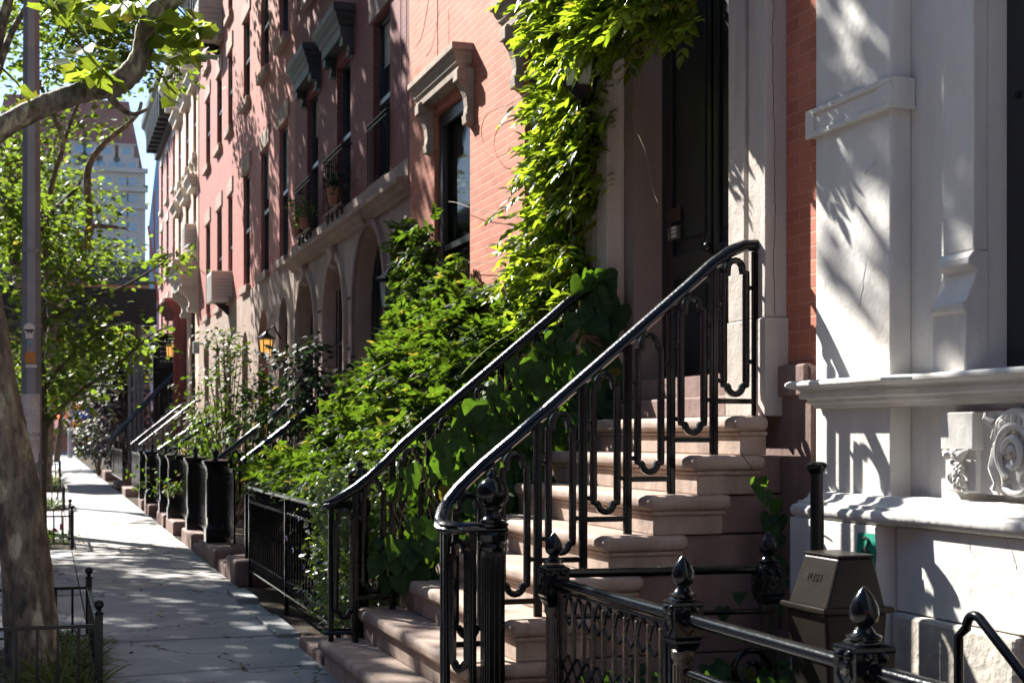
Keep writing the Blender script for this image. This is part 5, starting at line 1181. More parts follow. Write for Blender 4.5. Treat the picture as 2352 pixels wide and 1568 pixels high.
# person far off on the corner
def person(X, Y, label, shirt, pants, skin=(.35,.2,.14), lean=0):
    p = thing('person', label, 'person', (X, Y, 0)); b = MB(); zz = .0
    b.rings([[(X+a*r*math.cos(2*PI*i/10), Y+r*.6*math.sin(2*PI*i/10), z) for i in range(10)] for z, r, a in ((.82,.17,1),(1.0,.16,1),(1.2,.19,1),(1.38,.22,1),(1.46,.12,1),(1.52,.06,1),(1.60,.085,1),(1.70,.10,1),(1.78,.06,1))])
    for s2 in (-1, 1):
        b.tube([(X+s2*.21, Y, 1.40), (X+s2*.27, Y-.02, 1.12), (X+s2*.22, Y-.16, .88)], [.055,.042,.03], 8)
    b.build('body', mat('skin', skin, .6), p, smooth=True)
    MB().rings([[(X+r*math.cos(2*PI*i/10), Y+r*.65*math.sin(2*PI*i/10), z) for i in range(10)] for z, r in ((.80,.19),(1.0,.18),(1.2,.205),(1.39,.23),(1.47,.10))]).tube([(X-.20,Y,1.41),(X-.28,Y,1.18)], .065, 8).tube([(X+.20,Y,1.41),(X+.28,Y,1.18)], .065, 8).build('shirt', mat('shirt_cloth', shirt, .8), p, smooth=True)
    MB().tube([(X-.09, Y, .88), (X-.11, Y+.06, .48), (X-.10, Y+.16, .05)], [.10,.075,.05], 8).tube([(X+.09, Y, .88), (X+.11, Y-.06, .48), (X+.12, Y-.12, .05)], [.10,.075,.05], 8).build('trousers', mat('trouser_cloth', pants, .8), p, smooth=True)
    MB().ball((X, Y+.02, 1.73), .105, 10, 8).build('hair', mat('hair', (.02,.015,.01), .6), p, smooth=True)
person(x_of(114, 90), 90, 'small distant person in dark clothes at the avenue corner', (.03,.03,.045), (.02,.02,.03))
# ------------------------------------------------------------------ lamps, air conditioners, pots
def lantern(X, Y, z, label, lit=True, s=1., wall=XB, glass='lampglow'):
    l = thing('wall_lantern', label, 'lamp', (X, Y, z)); r = .085*s
    MB().lathe([(.012*s,.20*s),(.02*s,.19*s),(.06*s,.15*s),(.115*s,.115*s),(.115*s,.10*s),(.08*s,.095*s)], (X,Y,z), 6).build('roof', M['ironf'], l)
    f = MB().lathe([(r,.09*s),(r*.78,-.12*s),(r*.5,-.14*s),(.01,-.17*s)], (X,Y,z), 6)
    MB().lathe([(r*.92,.085*s),(r*.72,-.115*s)], (X,Y,z), 6).build('glass', M[glass], l)
    q = MB()
    for i in range(6):
        a = 2*PI*i/6; q.tube([(X+r*math.cos(a), Y+r*math.sin(a), z+.09*s), (X+r*.78*math.cos(a), Y+r*.78*math.sin(a), z-.12*s)], .007*s, 4)
    q.lathe([(r*.8,-.115*s),(r*.5,-.14*s),(.01,-.17*s)], (X,Y,z), 6); q.tube([(X,Y,z+.19*s),(X+(wall-X)*.5,Y,z+.26*s),(wall-.002,Y,z+.1*s)], .012*s, 6); q.build('cage', M['ironf'], l); return l
Yl_ = y_of(611, 3.45); lantern(3.45, Yl_, z_of(797, 3.45, Yl_), 'lit wall lantern beside the orange red arched door', s=1.35, wall=3.70)
Yl_ = y_of(893, 3.42); lantern(3.42, Yl_, z_of(672, 3.42, Yl_), 'unlit dome topped lantern by the nearest brownstone arch', s=1.25, wall=3.69, glass='curtain')
Yl_ = 9.3; XL_ = x_of(1332, 8.95); lantern(XL_, 8.95, z_of(140, XL_, 8.95), 'large grey lantern half buried in the wisteria beside the door', s=1.5, wall=3.53, glass='curtain')
lantern(x_of(404, 43.4), 43.4, z_of(800, 3.4, 43.4), 'right hand glowing lamp of the dark entrance porch', s=1.5, wall=XD)
lantern(x_of(391, 45.2), 45.2, z_of(806, 3.2, 45.2), 'left hand glowing lamp of the dark entrance porch', s=1.5, wall=3.6)
ob_ = tag(MB().tube([(3.69, y_of(620, 3.5), 3.1+.45*math.sin(PI*.5*i/8)) if False else (3.69-.1*math.sin(PI*i/8), y_of(612, 3.6)+.0, 2.6+1.0*i/8) for i in range(9)], .018, 6).build('door_hook', M['trim'], smooth=True), 'pale curved bracket rail over the lantern by the orange red door', 'bracket')
def aircon(X, ya, yb, z0, z1, label, wall=3.72):
    a = thing('air_conditioner', label, 'air conditioner', (X, (ya+yb)/2, z0)); MB().box(X, wall+.1, ya, yb, z0, z1).build('housing', M['acw'], a, bevel=.015)
    g_ = MB()
    for k in range(8): z = z0+.05+(z1-z0-.1)*k/8; g_.box(X-.008, X-.001, ya+.05, yb-.05, z, z+.02)
    for k in range(6): z = z0+.08+(z1-z0-.2)*k/6; g_.box(X+.08, wall-.05, ya-.007, ya-.001, z, z+.02)
    g_.build('grille', M['steel'], a); MB().extr([(wall-.005, z0-.01), (X+.1, z0-.01), (wall-.005, z0-.3)], (ya+yb)/2-.03, (ya+yb)/2+.03).build('bracket', M['ironf'], a)
aircon(3.28, c1[2][0]+2.86, c1[2][1]+2.86, 4.35, 4.98, 'box air conditioner low on the pink painted house above the ground floor')
aircon(3.4, 39.45, 40.25, 6.36, 7.05, 'white air conditioner in a second floor window of the peach house')
aircon(3.2, 33.6, 34.6, 10.4, 11.3, 'rosy air conditioner box high on the pink painted house')
cmb = tag(MB().box(3.45, 3.6, 37.5, 37.75, 3.55, 3.85).tube([(3.6,37.6,3.8),(3.71,37.6,3.8)], .03, 6).build('floodlight', M['steel'], bevel=.02), 'small grey floodlight box on the corner of the pink painted house', 'lamp')
def pot(X, Y, z, label, r=.1):
    p = thing('potted_plant', label, 'plant', (X, Y, z)); MB().lathe([(r*.7,0),(r,r*1.6),(r*1.08,r*1.62),(r*1.08,r*1.8),(r*.9,r*1.78)], (X,Y,z), 14).build('pot', M['terracotta'], p, smooth=True); return p
POTS = [pot(XB-.16, 21.35, 4.49, 'pot with yellow green foliage in the left window guard', .09), pot(XB-.16, 21.95, 4.49, 'pot with deeper green foliage in the left window guard', .1), pot(XB-.16, 19.0, 4.49, 'pot with dark fern in the middle window guard', .12)]
# ------------------------------------------------------------------ foliage
def tmpl(kind):
    if kind == 'lance':     # folded lanceolate leaflet along +Y, unit length
        o = [(0,0,0),(.2,.2,.05),(.24,.46,.055),(.13,.76,.02),(0,1,-.07),(-.13,.76,.02),(-.24,.46,.055),(-.2,.2,.05),(0,.5,-.0)]
        return o, [(0,1,2,8),(8,2,3,4),(8,4,5,6),(0,8,6,7)]
    if kind == 'simple':
        return [(0,0,0),(.3,.4,.06),(.2,.78,.03),(0,1,-.06),(-.2,.78,.03),(-.3,.4,.06),(0,.45,0)], [(0,1,2,6),(6,2,3,4),(0,6,4,5)]
    if kind == 'heart':
        o = [(0,0,0),(.22,-.14,.05),(.46,-.06,.12),(.55,.2,.15),(.42,.55,.07),(.2,.82,-.02),(0,1.08,-.12),(-.2,.82,-.02),(-.42,.55,.07),(-.55,.2,.15),(-.46,-.06,.12),(-.22,-.14,.05),(0,.5,-.03)]
        return o, [(0,1,2,3),(0,3,4,12),(12,4,5,6),(12,6,7,8),(0,12,8,9),(0,9,10,11)]
    if kind == 'maple':
        o = [(0,0,0)]; R = [(.0,.12),(35,.42),(12,.26),(62,.62),(75,.34),(90,.86),(105,.34),(118,.62),(168,.26),(145,.42)]
        pts = [(.16,.02,.0),(.52,.02,.03),(.47,.24,.02),(.60,.52,.05),(.38,.62,.01),(.0,1.0,-.08),(-.38,.62,.01),(-.60,.52,.05),(-.47,.24,.02),(-.52,.02,.03),(-.16,.02,0)]
        return [(0,.3,-.02)]+pts, [(0,i+1,i+2) for i in range(10)]+[(0,11,1)]
    if kind == 'blade':
        o = []; 
        for i in range(5):
            t = i/4; wd = .03*(1-t*.85); o += [(-wd, .75*math.sin(t*1.25)/.95, .9*t*(1-.62*t)), (wd, .75*math.sin(t*1.25)/.95, .9*t*(1-.62*t))]
        return o, [(2*i,2*i+1,2*i+3,2*i+2) for i in range(4)]
def rot_from(nrm, tip, roll=None):
    """nrm (N,3) leaf normals, tip (N,3) preferred leaf direction -> rotation matrices"""
    n = nrm/np.maximum(np.linalg.norm(nrm, axis=1, keepdims=True), 1e-6)
    t = tip-n*np.sum(tip*n, axis=1, keepdims=True); t = t/np.maximum(np.linalg.norm(t, axis=1, keepdims=True), 1e-6)
    x = np.cross(t, n); return np.stack([x, t, n], axis=2)
def scatter(name, kind, pos, nrm, tip, size, m, parent, curl=None):
    V, F = tmpl(kind); V = np.array(V, dtype=np.float32); nv = len(V); N = len(pos)
    R = rot_from(nrm, tip); P = np.einsum('nij,vj->nvi', R, V)*size[:, None, None]+pos[:, None, :]
    o = np.array(ORG.get(parent.name, (0,0,0)) if parent else (0,0,0)); P = (P-o).reshape(-1, 3).astype(np.float32)
    me = bpy.data.meshes.new(name); fl_ = [len(f) for f in F]; idx = np.concatenate([np.array(f) for f in F])
    L = (idx[None, :]+(np.arange(N)*nv)[:, None]).ravel().astype(np.int32); tot = np.tile(np.array(fl_, dtype=np.int32), N); st_ = np.concatenate([[0], np.cumsum(tot)[:-1]]).astype(np.int32)
    me.vertices.add(len(P)); me.vertices.foreach_set('co', P.ravel()); me.loops.add(len(L)); me.loops.foreach_set('vertex_index', L)
    me.polygons.add(len(tot)); me.polygons.foreach_set('loop_start', st_); me.polygons.foreach_set('loop_total', tot); me.update(calc_edges=True); me.validate()
    me.materials.append(LF[m] if m in LF else M[m]); ob = bpy.data.objects.new(name, me); col.objects.link(ob)
    if parent: ob.parent = parent
    return ob
R_ = np.random.default_rng(11)
def unit(a): return a/np.maximum(np.linalg.norm(a, axis=-1, keepdims=True), 1e-6)
def pinnate(C, D, nrm, L=.22, pairs=5, ls=.075):
    """compound leaves: C origins, D directions, nrm up-sides -> leaflet arrays"""
    pos, nn, tt, sz = [], [], [], []; D = unit(D); nrm = unit(nrm-D*np.sum(nrm*D, axis=1, keepdims=True)); S = np.cross(D, nrm)
    Ls = L*R_.uniform(.7, 1.2, (len(C), 1))
    for k in range(pairs):
        t = (k+.8)/(pairs+.3); p = C+D*Ls*t+np.array([0,0,-1])*Ls*t*t*.35
        for s_ in (-1, 1):
            pos.append(p); nn.append(nrm+S*s_*.35+R_.normal(0, .18, p.shape)); tt.append(S*s_+D*.75+np.array([0,0,-.35])+R_.normal(0, .12, p.shape)); sz.append(ls*(.8+.4*math.sin(PI*t))*R_.uniform(.8, 1.15, len(C)))
    p = C+D*Ls+np.array([0,0,-1])*Ls*.35; pos.append(p); nn.append(nrm+R_.normal(0, .15, p.shape)); tt.append(D+np.array([0,0,-.4])); sz.append(ls*1.15*np.ones(len(C)))
    return np.concatenate(pos), np.concatenate(nn), np.concatenate(tt), np.concatenate(sz)
def stems(mb, C, root, n, r=.006, jit=.25, seed=3):
    rr = random.Random(seed)
    for k in range(n):
        a = Vector(root(rr)); b = Vector(C[rr.randrange(len(C))]); P = []
        for i in range(7):
            t = i/6; q = a.lerp(b, t); P.append((q.x+math.sin(t*5+k)*jit*.3*(1-t)*t*3, q.y+math.cos(t*4+k*2)*jit*.4*t*(1-t)*3, q.z+math.sin(PI*t)*.12))
        mb.tube(P, [r*(1.2-.9*i/6) for i in range(7)], 5, caps=False)
# ---- wisteria column climbing the door surround, with an arm over the door
wv = thing('wisteria_vine', 'bright green wisteria climbing beside the door and arching over it', 'vine', (3.4, 9.9, 0))
def col_pts(n):
    out = []
    while len(out) < n:
        z = R_.uniform(2.25, 5.3); 
        wob = .32*math.sin(z*2.3+.6)+.18*math.sin(z*5.1)
        y0 = 9.24+.1*math.sin(z*3); y1 = 10.45+wob*.75+(.4 if z < 2.9 else 0)-(.55 if z > 4.15 else 0)
        y = R_.uniform(y0, y1); e = (y-y0)/(y1-y0)
        if R_.uniform() < (.35 if e > .82 else 0)+(.15 if e < .08 else 0): continue
        x = 3.62-abs(R_.normal(.04, .10)); x = max(x, 3.26)
        # gaps
        if math.sin(y*7.1+z*3.3)*math.cos(z*6.7-y*2.2) > .62: continue
        out.append((x, y, z))
    return np.array(out)
C = col_pts(1230)
n_arm = 560; arm = np.stack([3.5-.38*R_.uniform(0, 1, n_arm)**1.5, R_.uniform(7.55, 9.6, n_arm), np.zeros(n_arm)], 1)
arm[:, 2] = 3.80+(arm[:,1]-7.5)*.19+.08*np.sin(arm[:,1]*5)+np.abs(R_.normal(0, .26, n_arm)); arm = arm[(np.linalg.norm(arm-np.array([3.3,8.95,3.92]), axis=1) > .24)]
C = np.concatenate([C, arm])
hang = np.array([(3.42+R_.uniform(-.05,.05), 8.35+R_.normal(0,.16), R_.uniform(3.0, 4.0)) for _ in range(5)])
D = np.stack([-R_.uniform(.3, 1, len(C)), R_.normal(0, .7, len(C))+.15, R_.normal(-.25, .4, len(C))], 1); U = np.stack([-R_.uniform(.1, .8, len(C)), R_.normal(0,.4,len(C)), np.ones(len(C))], 1)
p, n, t, s = pinnate(C, D, U, .22, 5, .085); scatter('leaves', 'lance', p, n, t, s, 'wist', wv)
dl = C[R_.choice(1100, 70)]+R_.normal(0,.06,(70,3)); scatter('dead_leaves', 'lance', dl, R_.normal(0,1,(70,3)), R_.normal(0,.5,(70,3))+np.array([0,0,-1]), R_.uniform(.05,.09,70), 'gold', wv)
sm = MB(); stems(sm, C[:1100], lambda r: (3.58, 9.75+r.uniform(-.1,.4), r.uniform(1.5, 3.4)), 40, .009)
for k in range(5): sm.tube([(3.55+.02*math.sin(i+k), 9.65+k*.07+.05*math.sin(i*1.3+k*2), i*.45) for i in range(11)], .016, 6)
sm.tube([(3.5-.02*i, 9.6-.2*i, 4.15+.05*math.sin(i*2)-.02*i) for i in range(11)], .012, 6)
sm.build('stems', M['vine'], wv, smooth=True)
td = MB()      # long loose tendrils across the brick and over the doorway
def tend(pts, r=.003): 
    P = [Vector(q) for q in pts]; out = []
    for i in range(len(P)-1):
        p0, p1, p2, p3 = P[max(0,i-1)], P[i], P[i+1], P[min(len(P)-1,i+2)]
        for j in range(6):
            u = j/6; out.append(.5*((2*p1)+(p2-p0)*u+(2*p0-5*p1+4*p2-p3)*u*u+(3*p1-p0-3*p2+p3)*u**3))
    out.append(P[-1]); td.tube(out, r, 4, caps=False); return out
def wl(x, y, X=3.58): Y = y_of(x, X); return (X, Y, z_of(y, X, Y))
tend([wl(1226,205), wl(1180,235), wl(1120,262), wl(1106,310), wl(1130,357), wl(1163,352), wl(1175,337), wl(1200,350), wl(1222,358)])
T1 = tend([wl(1230,515), wl(1190,500), wl(1140,487), wl(1090,480), wl(1050,466), wl(1030,463)])
T2 = tend([wl(1170,605), wl(1090,603), wl(1000,604), wl(950,615), wl(940,640)])
tend([wl(1005,0), wl(1006,200), wl(1008,330), wl(1010,450), wl(1020,520)], .004)
tend([wl(985,0), wl(970,80), wl(955,110)])
tend([(3.4,8.35,4.05),(3.42,8.3,3.7),(3.42,8.42,3.45),(3.42,8.22,3.2),(3.42,8.1,2.95),(3.42,8.02,2.85),(3.42,8.05,2.78)])
tend([(3.4,8.6,4.1),(3.35,8.3,3.8),(3.35,8.0,3.75),(3.35,7.6,3.9),(3.35,7.45,4.2)]); tend([(3.4,8.8,3.9),(3.35,8.55,3.7),(3.35,8.3,3.75),(3.35,8.1,3.95)])
td.build('tendrils', M['vine'], wv, smooth=True)
# ---- big wisteria bush behind the far railing
bs = thing('wisteria_bush', 'huge tangled wisteria bush swelling between the big stoop and the areaway fence', 'bush', (2.8, 12, 0))
def ztop(X, Y):
    a = np.clip((X-1.95)/1.6, 0, 1); near = 1.0+1.4*a; far = 1.0+1.95*a
    return near+(far-near)*np.clip((Y-10)/3, 0, 1)+.12*np.sin(X*9+Y*4)+.12*np.sin(Y*6.3-X*3)-np.clip((Y-13.4)/1.6, 0, 1)*.75
n_ = 7000; X = 2.12+1.45*R_.beta(1.15, 1.0, n_); Y = R_.uniform(9.8, 15.4, n_); Y = np.where(X < 2.9, np.maximum(Y, 10.1+.25*np.sin(X*9)), Y); ZT = ztop(X, Y); Z = ZT-np.abs(R_.exponential(.22, n_)); Z = np.maximum(Z, np.where(X < 2.5, 1.02, .6)+R_.uniform(-.12,.2,n_))
keep = (np.sin(X*11+Y*2)*np.sin(Z*9+Y*5) < .72); C1 = np.stack([X, Y, Z], 1)[keep]
n2 = 420; C2 = np.stack([2.2+R_.normal(0,.1,n2), R_.uniform(11.3, 15.6, n2), 0*Y[:n2]], 1); C2[:,2] = 1.08+np.abs(R_.normal(0,.09,n2))+.06*np.sin(C2[:,1]*5)
n3 = 800; C3 = np.stack([np.full(n3, 0.), R_.normal(14.9, .28, n3), R_.uniform(2.0, 3.7, n3)], 1); C3[:,0] = 3.6-np.abs(R_.normal(0,.06,n3)); C3 = C3[(np.abs(C3[:,1]-14.9) < .2*(4.0-C3[:,2])/1.6+.06)]
n4 = 260; C4 = np.stack([3.58-np.abs(R_.normal(0,.12,n4)), R_.normal(13.8, .28, n4), R_.uniform(2.4, 3.55, n4)], 1); C4 = C4[np.abs(C4[:,1]-13.8) < .6*(3.7-C4[:,2])]
C = np.concatenate([C1, C2, C3, C4])
D = np.stack([-R_.uniform(0, 1, len(C)), R_.normal(-.35, .7, len(C)), R_.normal(.0, .4, len(C))], 1); U = np.stack([-R_.uniform(0, .5, len(C)), R_.normal(-.1,.4,len(C)), np.ones(len(C))], 1)
p, n, t, s = pinnate(C, D, U, .18, 4, .076); scatter('leaves', 'lance', p, n, t, s, 'bush', bs)
sm = MB(); stems(sm, C, lambda r: (3.3+r.uniform(-.4,.2), 12.2+r.uniform(-1.8,2), 0), 60, .012, .5)
for k in range(6): sm.tube([(3.5+.03*math.sin(i+k), 15.2+k*.05+.08*math.sin(i*.9+k), .2+i*.42) for i in range(9)], .013, 5)
sm.build('stems', M['vine'], bs, smooth=True)
td = MB(); tend([wl(860,775,2.3), wl(900,735,2.6), wl(960,700,2.9), wl(1030,655,3.1)]); tend([wl(780,960,2.1), wl(800,905,2.1), wl(850,860,2.2), wl(905,830,2.4)]); tend([wl(1250,700,3.3), wl(1180,760,3.1), wl(1120,800,2.8), wl(1060,860,2.5)]); td.build('tendrils', M['vinegreen'], bs, smooth=True)
# ---- heart leaved climber on the far railing
hv = thing('heart_leaf_vine', 'climber with large heart shaped leaves hanging on the far stoop railing', 'vine', (2.9, 9.2, .5))
pos = []
rail = lambda X: zr(X)
tries = 0
while len(pos) < 330:
    X_ = R_.uniform(2.12, 3.58); st_z = RISE*(int((X_-SX0)/RUN)+1); zt_ = rail(X_)-.04 if X_ < 3.4 else 2.44; z = R_.uniform(max(st_z+.02, .62), zt_)
    dens = .22+.85*min(1, max(0, (X_-2.25)/.7)); 
    if R_.uniform() > dens: continue
    pos.append((X_, 9.15-abs(R_.normal(.02, .07)), z))
for k in range(26): pos.append((2.16+R_.uniform(-.2,.22), 9.08-R_.uniform(0,.14), .66+R_.uniform(-.08,.2)))
for k in range(22): pos.append((3.44+R_.uniform(-.12,.1), 9.12-R_.uniform(0,.1), 2.3+R_.uniform(-.3,.3)))
C = np.array(pos); N = np.stack([R_.normal(-.35,.45,len(C)), -np.ones(len(C)), R_.normal(.35,.35,len(C))], 1); T = np.stack([R_.normal(0,.4,len(C)), R_.normal(-.2,.2,len(C)), -np.ones(len(C))], 1)
scatter('leaves', 'heart', C, N, T, R_.uniform(.07, .18, len(C)), 'heart', hv)
n5 = 170; C = np.stack([R_.uniform(2.0, 3.3, n5), 9.45+np.abs(R_.normal(0,.15,n5)), np.zeros(n5)], 1); C[:,2] = R_.uniform(.5, 1, n5)*(zr(C[:,0])-.4)+.25; scatter('leaves', 'heart', C, np.stack([R_.normal(-.3,.5,n5), -np.ones(n5), R_.normal(.4,.4,n5)],1), np.stack([R_.normal(0,.5,n5), R_.normal(-.2,.2,n5), -np.ones(n5)],1), R_.uniform(.06,.12,n5), 'heart', hv)
td = MB()
rq = random.Random(5)
for k in range(34):
    x = rq.uniform(2.2, 3.4); zt_ = zr(x); tend([(x, 9.15, zt_-.02), (x+rq.uniform(-.12,.12), 9.11, zt_-.2), (x+rq.uniform(-.2,.2), 9.13, zt_-.42), (x+rq.uniform(-.25,.25), 9.12, max(.4, zt_-.7))], .0028)
for k in range(40):   # dry tangle at the top of the rail
    a = rq.uniform(0, 6.28); tend([(3.33,9.05,2.15+rq.uniform(-.03,.03)), (3.33+.07*math.cos(a),9.02,2.13+.07*math.sin(a)), (3.33+.13*math.cos(a+.5),9.04,2.07+.10*math.sin(a+.5))], .0018)
td.build('tendrils', M['vine'], hv, smooth=True)
# ---- clematis with lilac flowers at the foot of the far railing
cl = thing('clematis', 'small leaved clematis with lilac flowers over the fence at the foot of the far railing', 'climber', (1.9, 9.9, 0))
n_ = 3600; Xc = R_.normal(1.90, .15, n_); Yc = 9.38+np.abs(R_.normal(0, .65, n_)); Zc = R_.uniform(.15, 1.36, n_)**.8; k_ = (Zc < 1.33-(np.abs(Xc-1.95))*.8)&(Xc > 1.74)&(Xc < 2.6); C = np.stack([Xc, Yc, Zc], 1)[k_]
for a in ((1.95,9.5,1.33),(2.15,9.5,1.12),(2.4,9.4,1.25)): C = np.concatenate([C, np.array(a)+R_.normal(0,.09,(90,3))])
nn_ = len(C); scatter('leaves', 'simple', C, np.stack([R_.normal(-.3,.6,nn_), R_.normal(-.6,.5,nn_), np.ones(nn_)*.8],1), R_.normal(0,1,(nn_,3))+np.array([0,-.3,-.4]), R_.uniform(.03,.062,nn_), 'clem', cl)
sm = MB(); stems(sm, C, lambda r: (2.0+r.uniform(-.1,.3), 9.8, 0), 40, .004, .3); sm.build('stems', M['vine'], cl, smooth=True)
fx = [(742,1168),(688,1190),(703,1205),(660,1235),(675,1262),(718,1258),(700,1300),(752,1150),(728,1305),(712,1222)]
for x, y in fx:
    q = wl(x, y, 1.90); f_ = MB()
    for k in range(4):
        a = k*PI/2+.4; d = Vector((-.35, math.cos(a), math.sin(a))); o = Vector(q)
        s2 = Vector((0, -math.sin(a), math.cos(a)))*.009; f_.add([o, o+d*.016+s2, o+d*.034, o+d*.016-s2, o+d*.016+Vector((-.004,0,0))], [(0,1,4),(1,2,4),(2,3,4),(3,0,4)])
    f_.build('flower', M['lilac'], cl)
# ---- ivy in the shaded corner, right of the stoop
iv = thing('corner_climber', 'sparse heart leaf climber rising up the shaded corner beside the stucco plinth', 'vine', (3.5, 6.6, 0))
pp = [wl(1702,1040,3.3), wl(1728,1075,3.35), wl(1742,1095,3.4), wl(1755,1120,3.45), wl(1770,1150,3.48), wl(1778,1180,3.5), wl(1780,1210,3.5), wl(1782,1260,3.5), wl(1784,1320,3.45)]
pp = [(p[0], 6.68, z_of(y, p[0], 6.68)) for p, y in zip([(x_of(x, 6.68), 0, 0) for x in (1702,1728,1742,1755,1770,1778,1780,1782,1784)], (1040,1075,1095,1120,1150,1180,1210,1260,1320))]
td = MB(); tend(pp, .0035); td.build('stem', M['vine'], iv, smooth=True)
C = np.array([(x_of(x, 6.64), 6.64, z_of(y, x_of(x, 6.64), 6.64)) for x, y in ((1741,1098),(1756,1128),(1776,1148),(1768,1182),(1790,1185),(1770,1208),(1785,1230),(1790,1280),(1795,1300),(1775,1345),(1700,1360),(1660,1395),(1780,1390),(1795,1330))]); nn_ = len(C)
scatter('leaves', 'heart', C, np.stack([R_.normal(-.3,.3,nn_), -np.ones(nn_), R_.normal(.4,.3,nn_)],1), np.stack([R_.normal(0,.3,nn_), np.zeros(nn_), -np.ones(nn_)],1), R_.uniform(.06,.1,nn_), 'heart', iv)
gc = thing('ground_ivy', 'dark leafy patch on the areaway floor behind the lattice gate and low pipes', 'plant', (2.9, 6.1, 0))
n_ = 260; C = np.stack([R_.uniform(2.35, 3.45, n_), R_.uniform(5.9, 6.6, n_), R_.uniform(.02, .42, n_)], 1); scatter('leaves', 'heart', C, np.stack([R_.normal(-.3,.4,n_), -np.ones(n_), R_.normal(.9,.4,n_)],1), np.stack([R_.normal(0,.6,n_), R_.normal(-.4,.3,n_), -np.ones(n_)],1), R_.uniform(.05,.11,n_), 'heart', gc)
# ---- shrubs before the farther houses
def shrub(label, cx, cy, z0, z1, rx, ry, n, ls, m, name='shrub', kind='simple', stem_n=9, parts=None, seed=1, cat='shrub', clump=30):
    s_ = thing(name, label, cat, (cx, cy, 0)); r = np.random.default_rng(seed); cl_ = []
    sm = MB(); rp = random.Random(seed)
    cen = np.stack([r.normal(cx, rx*.5, clump), r.normal(cy, ry*.5, clump), r.uniform(z0, z1, clump)], 1)
    tap = 1-.75*((cen[:,2]-z0)/(z1-z0))**2; cen[:,0] = cx+(cen[:,0]-cx)*tap; cen[:,1] = cy+(cen[:,1]-cy)*tap
    k = r.integers(0, clump, n); C = cen[k]+r.normal(0, 1, (n,3))*np.array([rx*.16, ry*.16, (z1-z0)*.055])
    out = C-np.array([cx, cy, (z0+z1)/2]); N = unit(out)*.6+np.array([-.3,-.3,.8])+r.normal(0,.5,(n,3)); T = unit(out)+r.normal(0,.6,(n,3))+np.array([0,0,-.6])
    scatter('leaves', kind, C, N, T, r.uniform(.7,1.2,n)*ls, m, s_)
    for i in range(clump):
        b = cen[i]; sm.tube([(cx+rp.uniform(-.06,.06), cy+rp.uniform(-.06,.06), 0), (cx+(b[0]-cx)*.3, cy+(b[1]-cy)*.3, b[2]*.5), (cx+(b[0]-cx)*.75, cy+(b[1]-cy)*.75, b[2]*.85), tuple(b)], [.016,.012,.008,.003], 5, caps=False)
    sm.build('stems', M['twig'], s_, smooth=True); return s_
xq = x_of(520, 22.5); shrub('upright glossy shrub with sunlit tips before the rose brick house', xq, 22.5, .9, 3.0, .9, .8, 1900, .08, 'bush', seed=2, clump=46)
xq = x_of(640, 19.5); shrub('small drooping shrub standing right of the orange red door', x_of(595,22), 22.0, .9, 2.4, .45, .5, 600, .13, 'bush', seed=12, clump=14)
shrub('dark leaved shrub rising left of the wisteria bush', x_of(705, 17), 17.0, 1.5, 2.55, .55, .5, 900, .10, 'darkl', seed=3, clump=26)
shrub('pale fringed fern like bush behind the box newels', x_of(530, 23), 23.0, .6, 1.3, .9, .6, 1200, .07, 'bush', kind='lance', seed=4, clump=30)
shrub('sunlit yellow green bush behind the small far stoop', 3.3, 33, .4, 2.0, .6, 1.6, 1300, .09, 'tree', seed=5, clump=30)
shrub('low dark foliage beside the glinting handrails', x_of(425, 38), 38, .6, 2.2, .4, .6, 260, .1, 'tree', seed=6, clump=12)
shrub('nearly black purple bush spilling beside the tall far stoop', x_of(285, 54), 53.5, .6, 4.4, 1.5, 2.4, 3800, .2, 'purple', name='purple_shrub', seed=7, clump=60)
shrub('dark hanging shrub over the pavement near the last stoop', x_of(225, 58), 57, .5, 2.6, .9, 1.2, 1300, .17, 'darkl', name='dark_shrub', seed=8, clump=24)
for p_, m_, sd in zip(POTS, ('grass','tree','darkl'), (1,2,3)):
    r = np.random.default_rng(sd); n_ = 110; o_ = np.array(p_.location[:]); C = o_+np.array([0,0,.3])+r.normal(0,1,(n_,3))*np.array([.08,.1,.11]); scatter('leaves', 'simple', C, r.normal(0,.6,(n_,3))+np.array([0,0,1]), r.normal(0,1,(n_,3)), r.uniform(.05,.08,n_), m_, p_)
# ---- planting in the tree pits
def blades(x0, x1, y0, y1, n, L, label, name='ribbon_grass', nt_=26, m='grass', seed=1):
    s_ = thing(name, label, 'plant', ((x0+x1)/2, (y0+y1)/2, 0)); r = np.random.default_rng(seed); T0 = np.stack([r.uniform(x0,x1,nt_), r.uniform(y0,y1,nt_), np.full(nt_,-.01)],1); k = r.integers(0,nt_,n); C = T0[k]+r.normal(0,.025,(n,3))*np.array([1,1,0]); a = r.uniform(0,2*PI,n)
    scatter('blades', 'blade', C, np.stack([r.normal(0,.25,n), r.normal(0,.25,n), np.ones(n)],1), np.stack([np.cos(a), np.sin(a), r.normal(0,.1,n)],1), L*r.uniform(.6,1.2,n), m, s_); return s_
g1_ = blades(-.1, .22, 8.8, 10.8, 1700, .33, 'arching green and cream ribbon grass at the foot of the nearest plane tree', nt_=38); 
g2_ = blades(-.8, -.55, 8.8, 10.6, 420, .28, 'ribbon grass tuft at the left edge beside the plane tree trunk', nt_=12, seed=3)
g3_ = blades(-.6, .15, 31.2, 33, 300, .45, 'light green grass inside the hooped tree guard', seed=4, nt_=12)
g4_ = blades(-.6, .15, 41.5, 44, 500, .9, 'tall bright green grass in the far tree guard', seed=5, nt_=16)
fb = shrub('low flower bed of green leaves and pink blossoms inside the second tree guard', -.2, 21.2, .02, .26, .5, .75, 900, .05, 'bush', name='flower_bed', seed=9, cat='plant', clump=40)
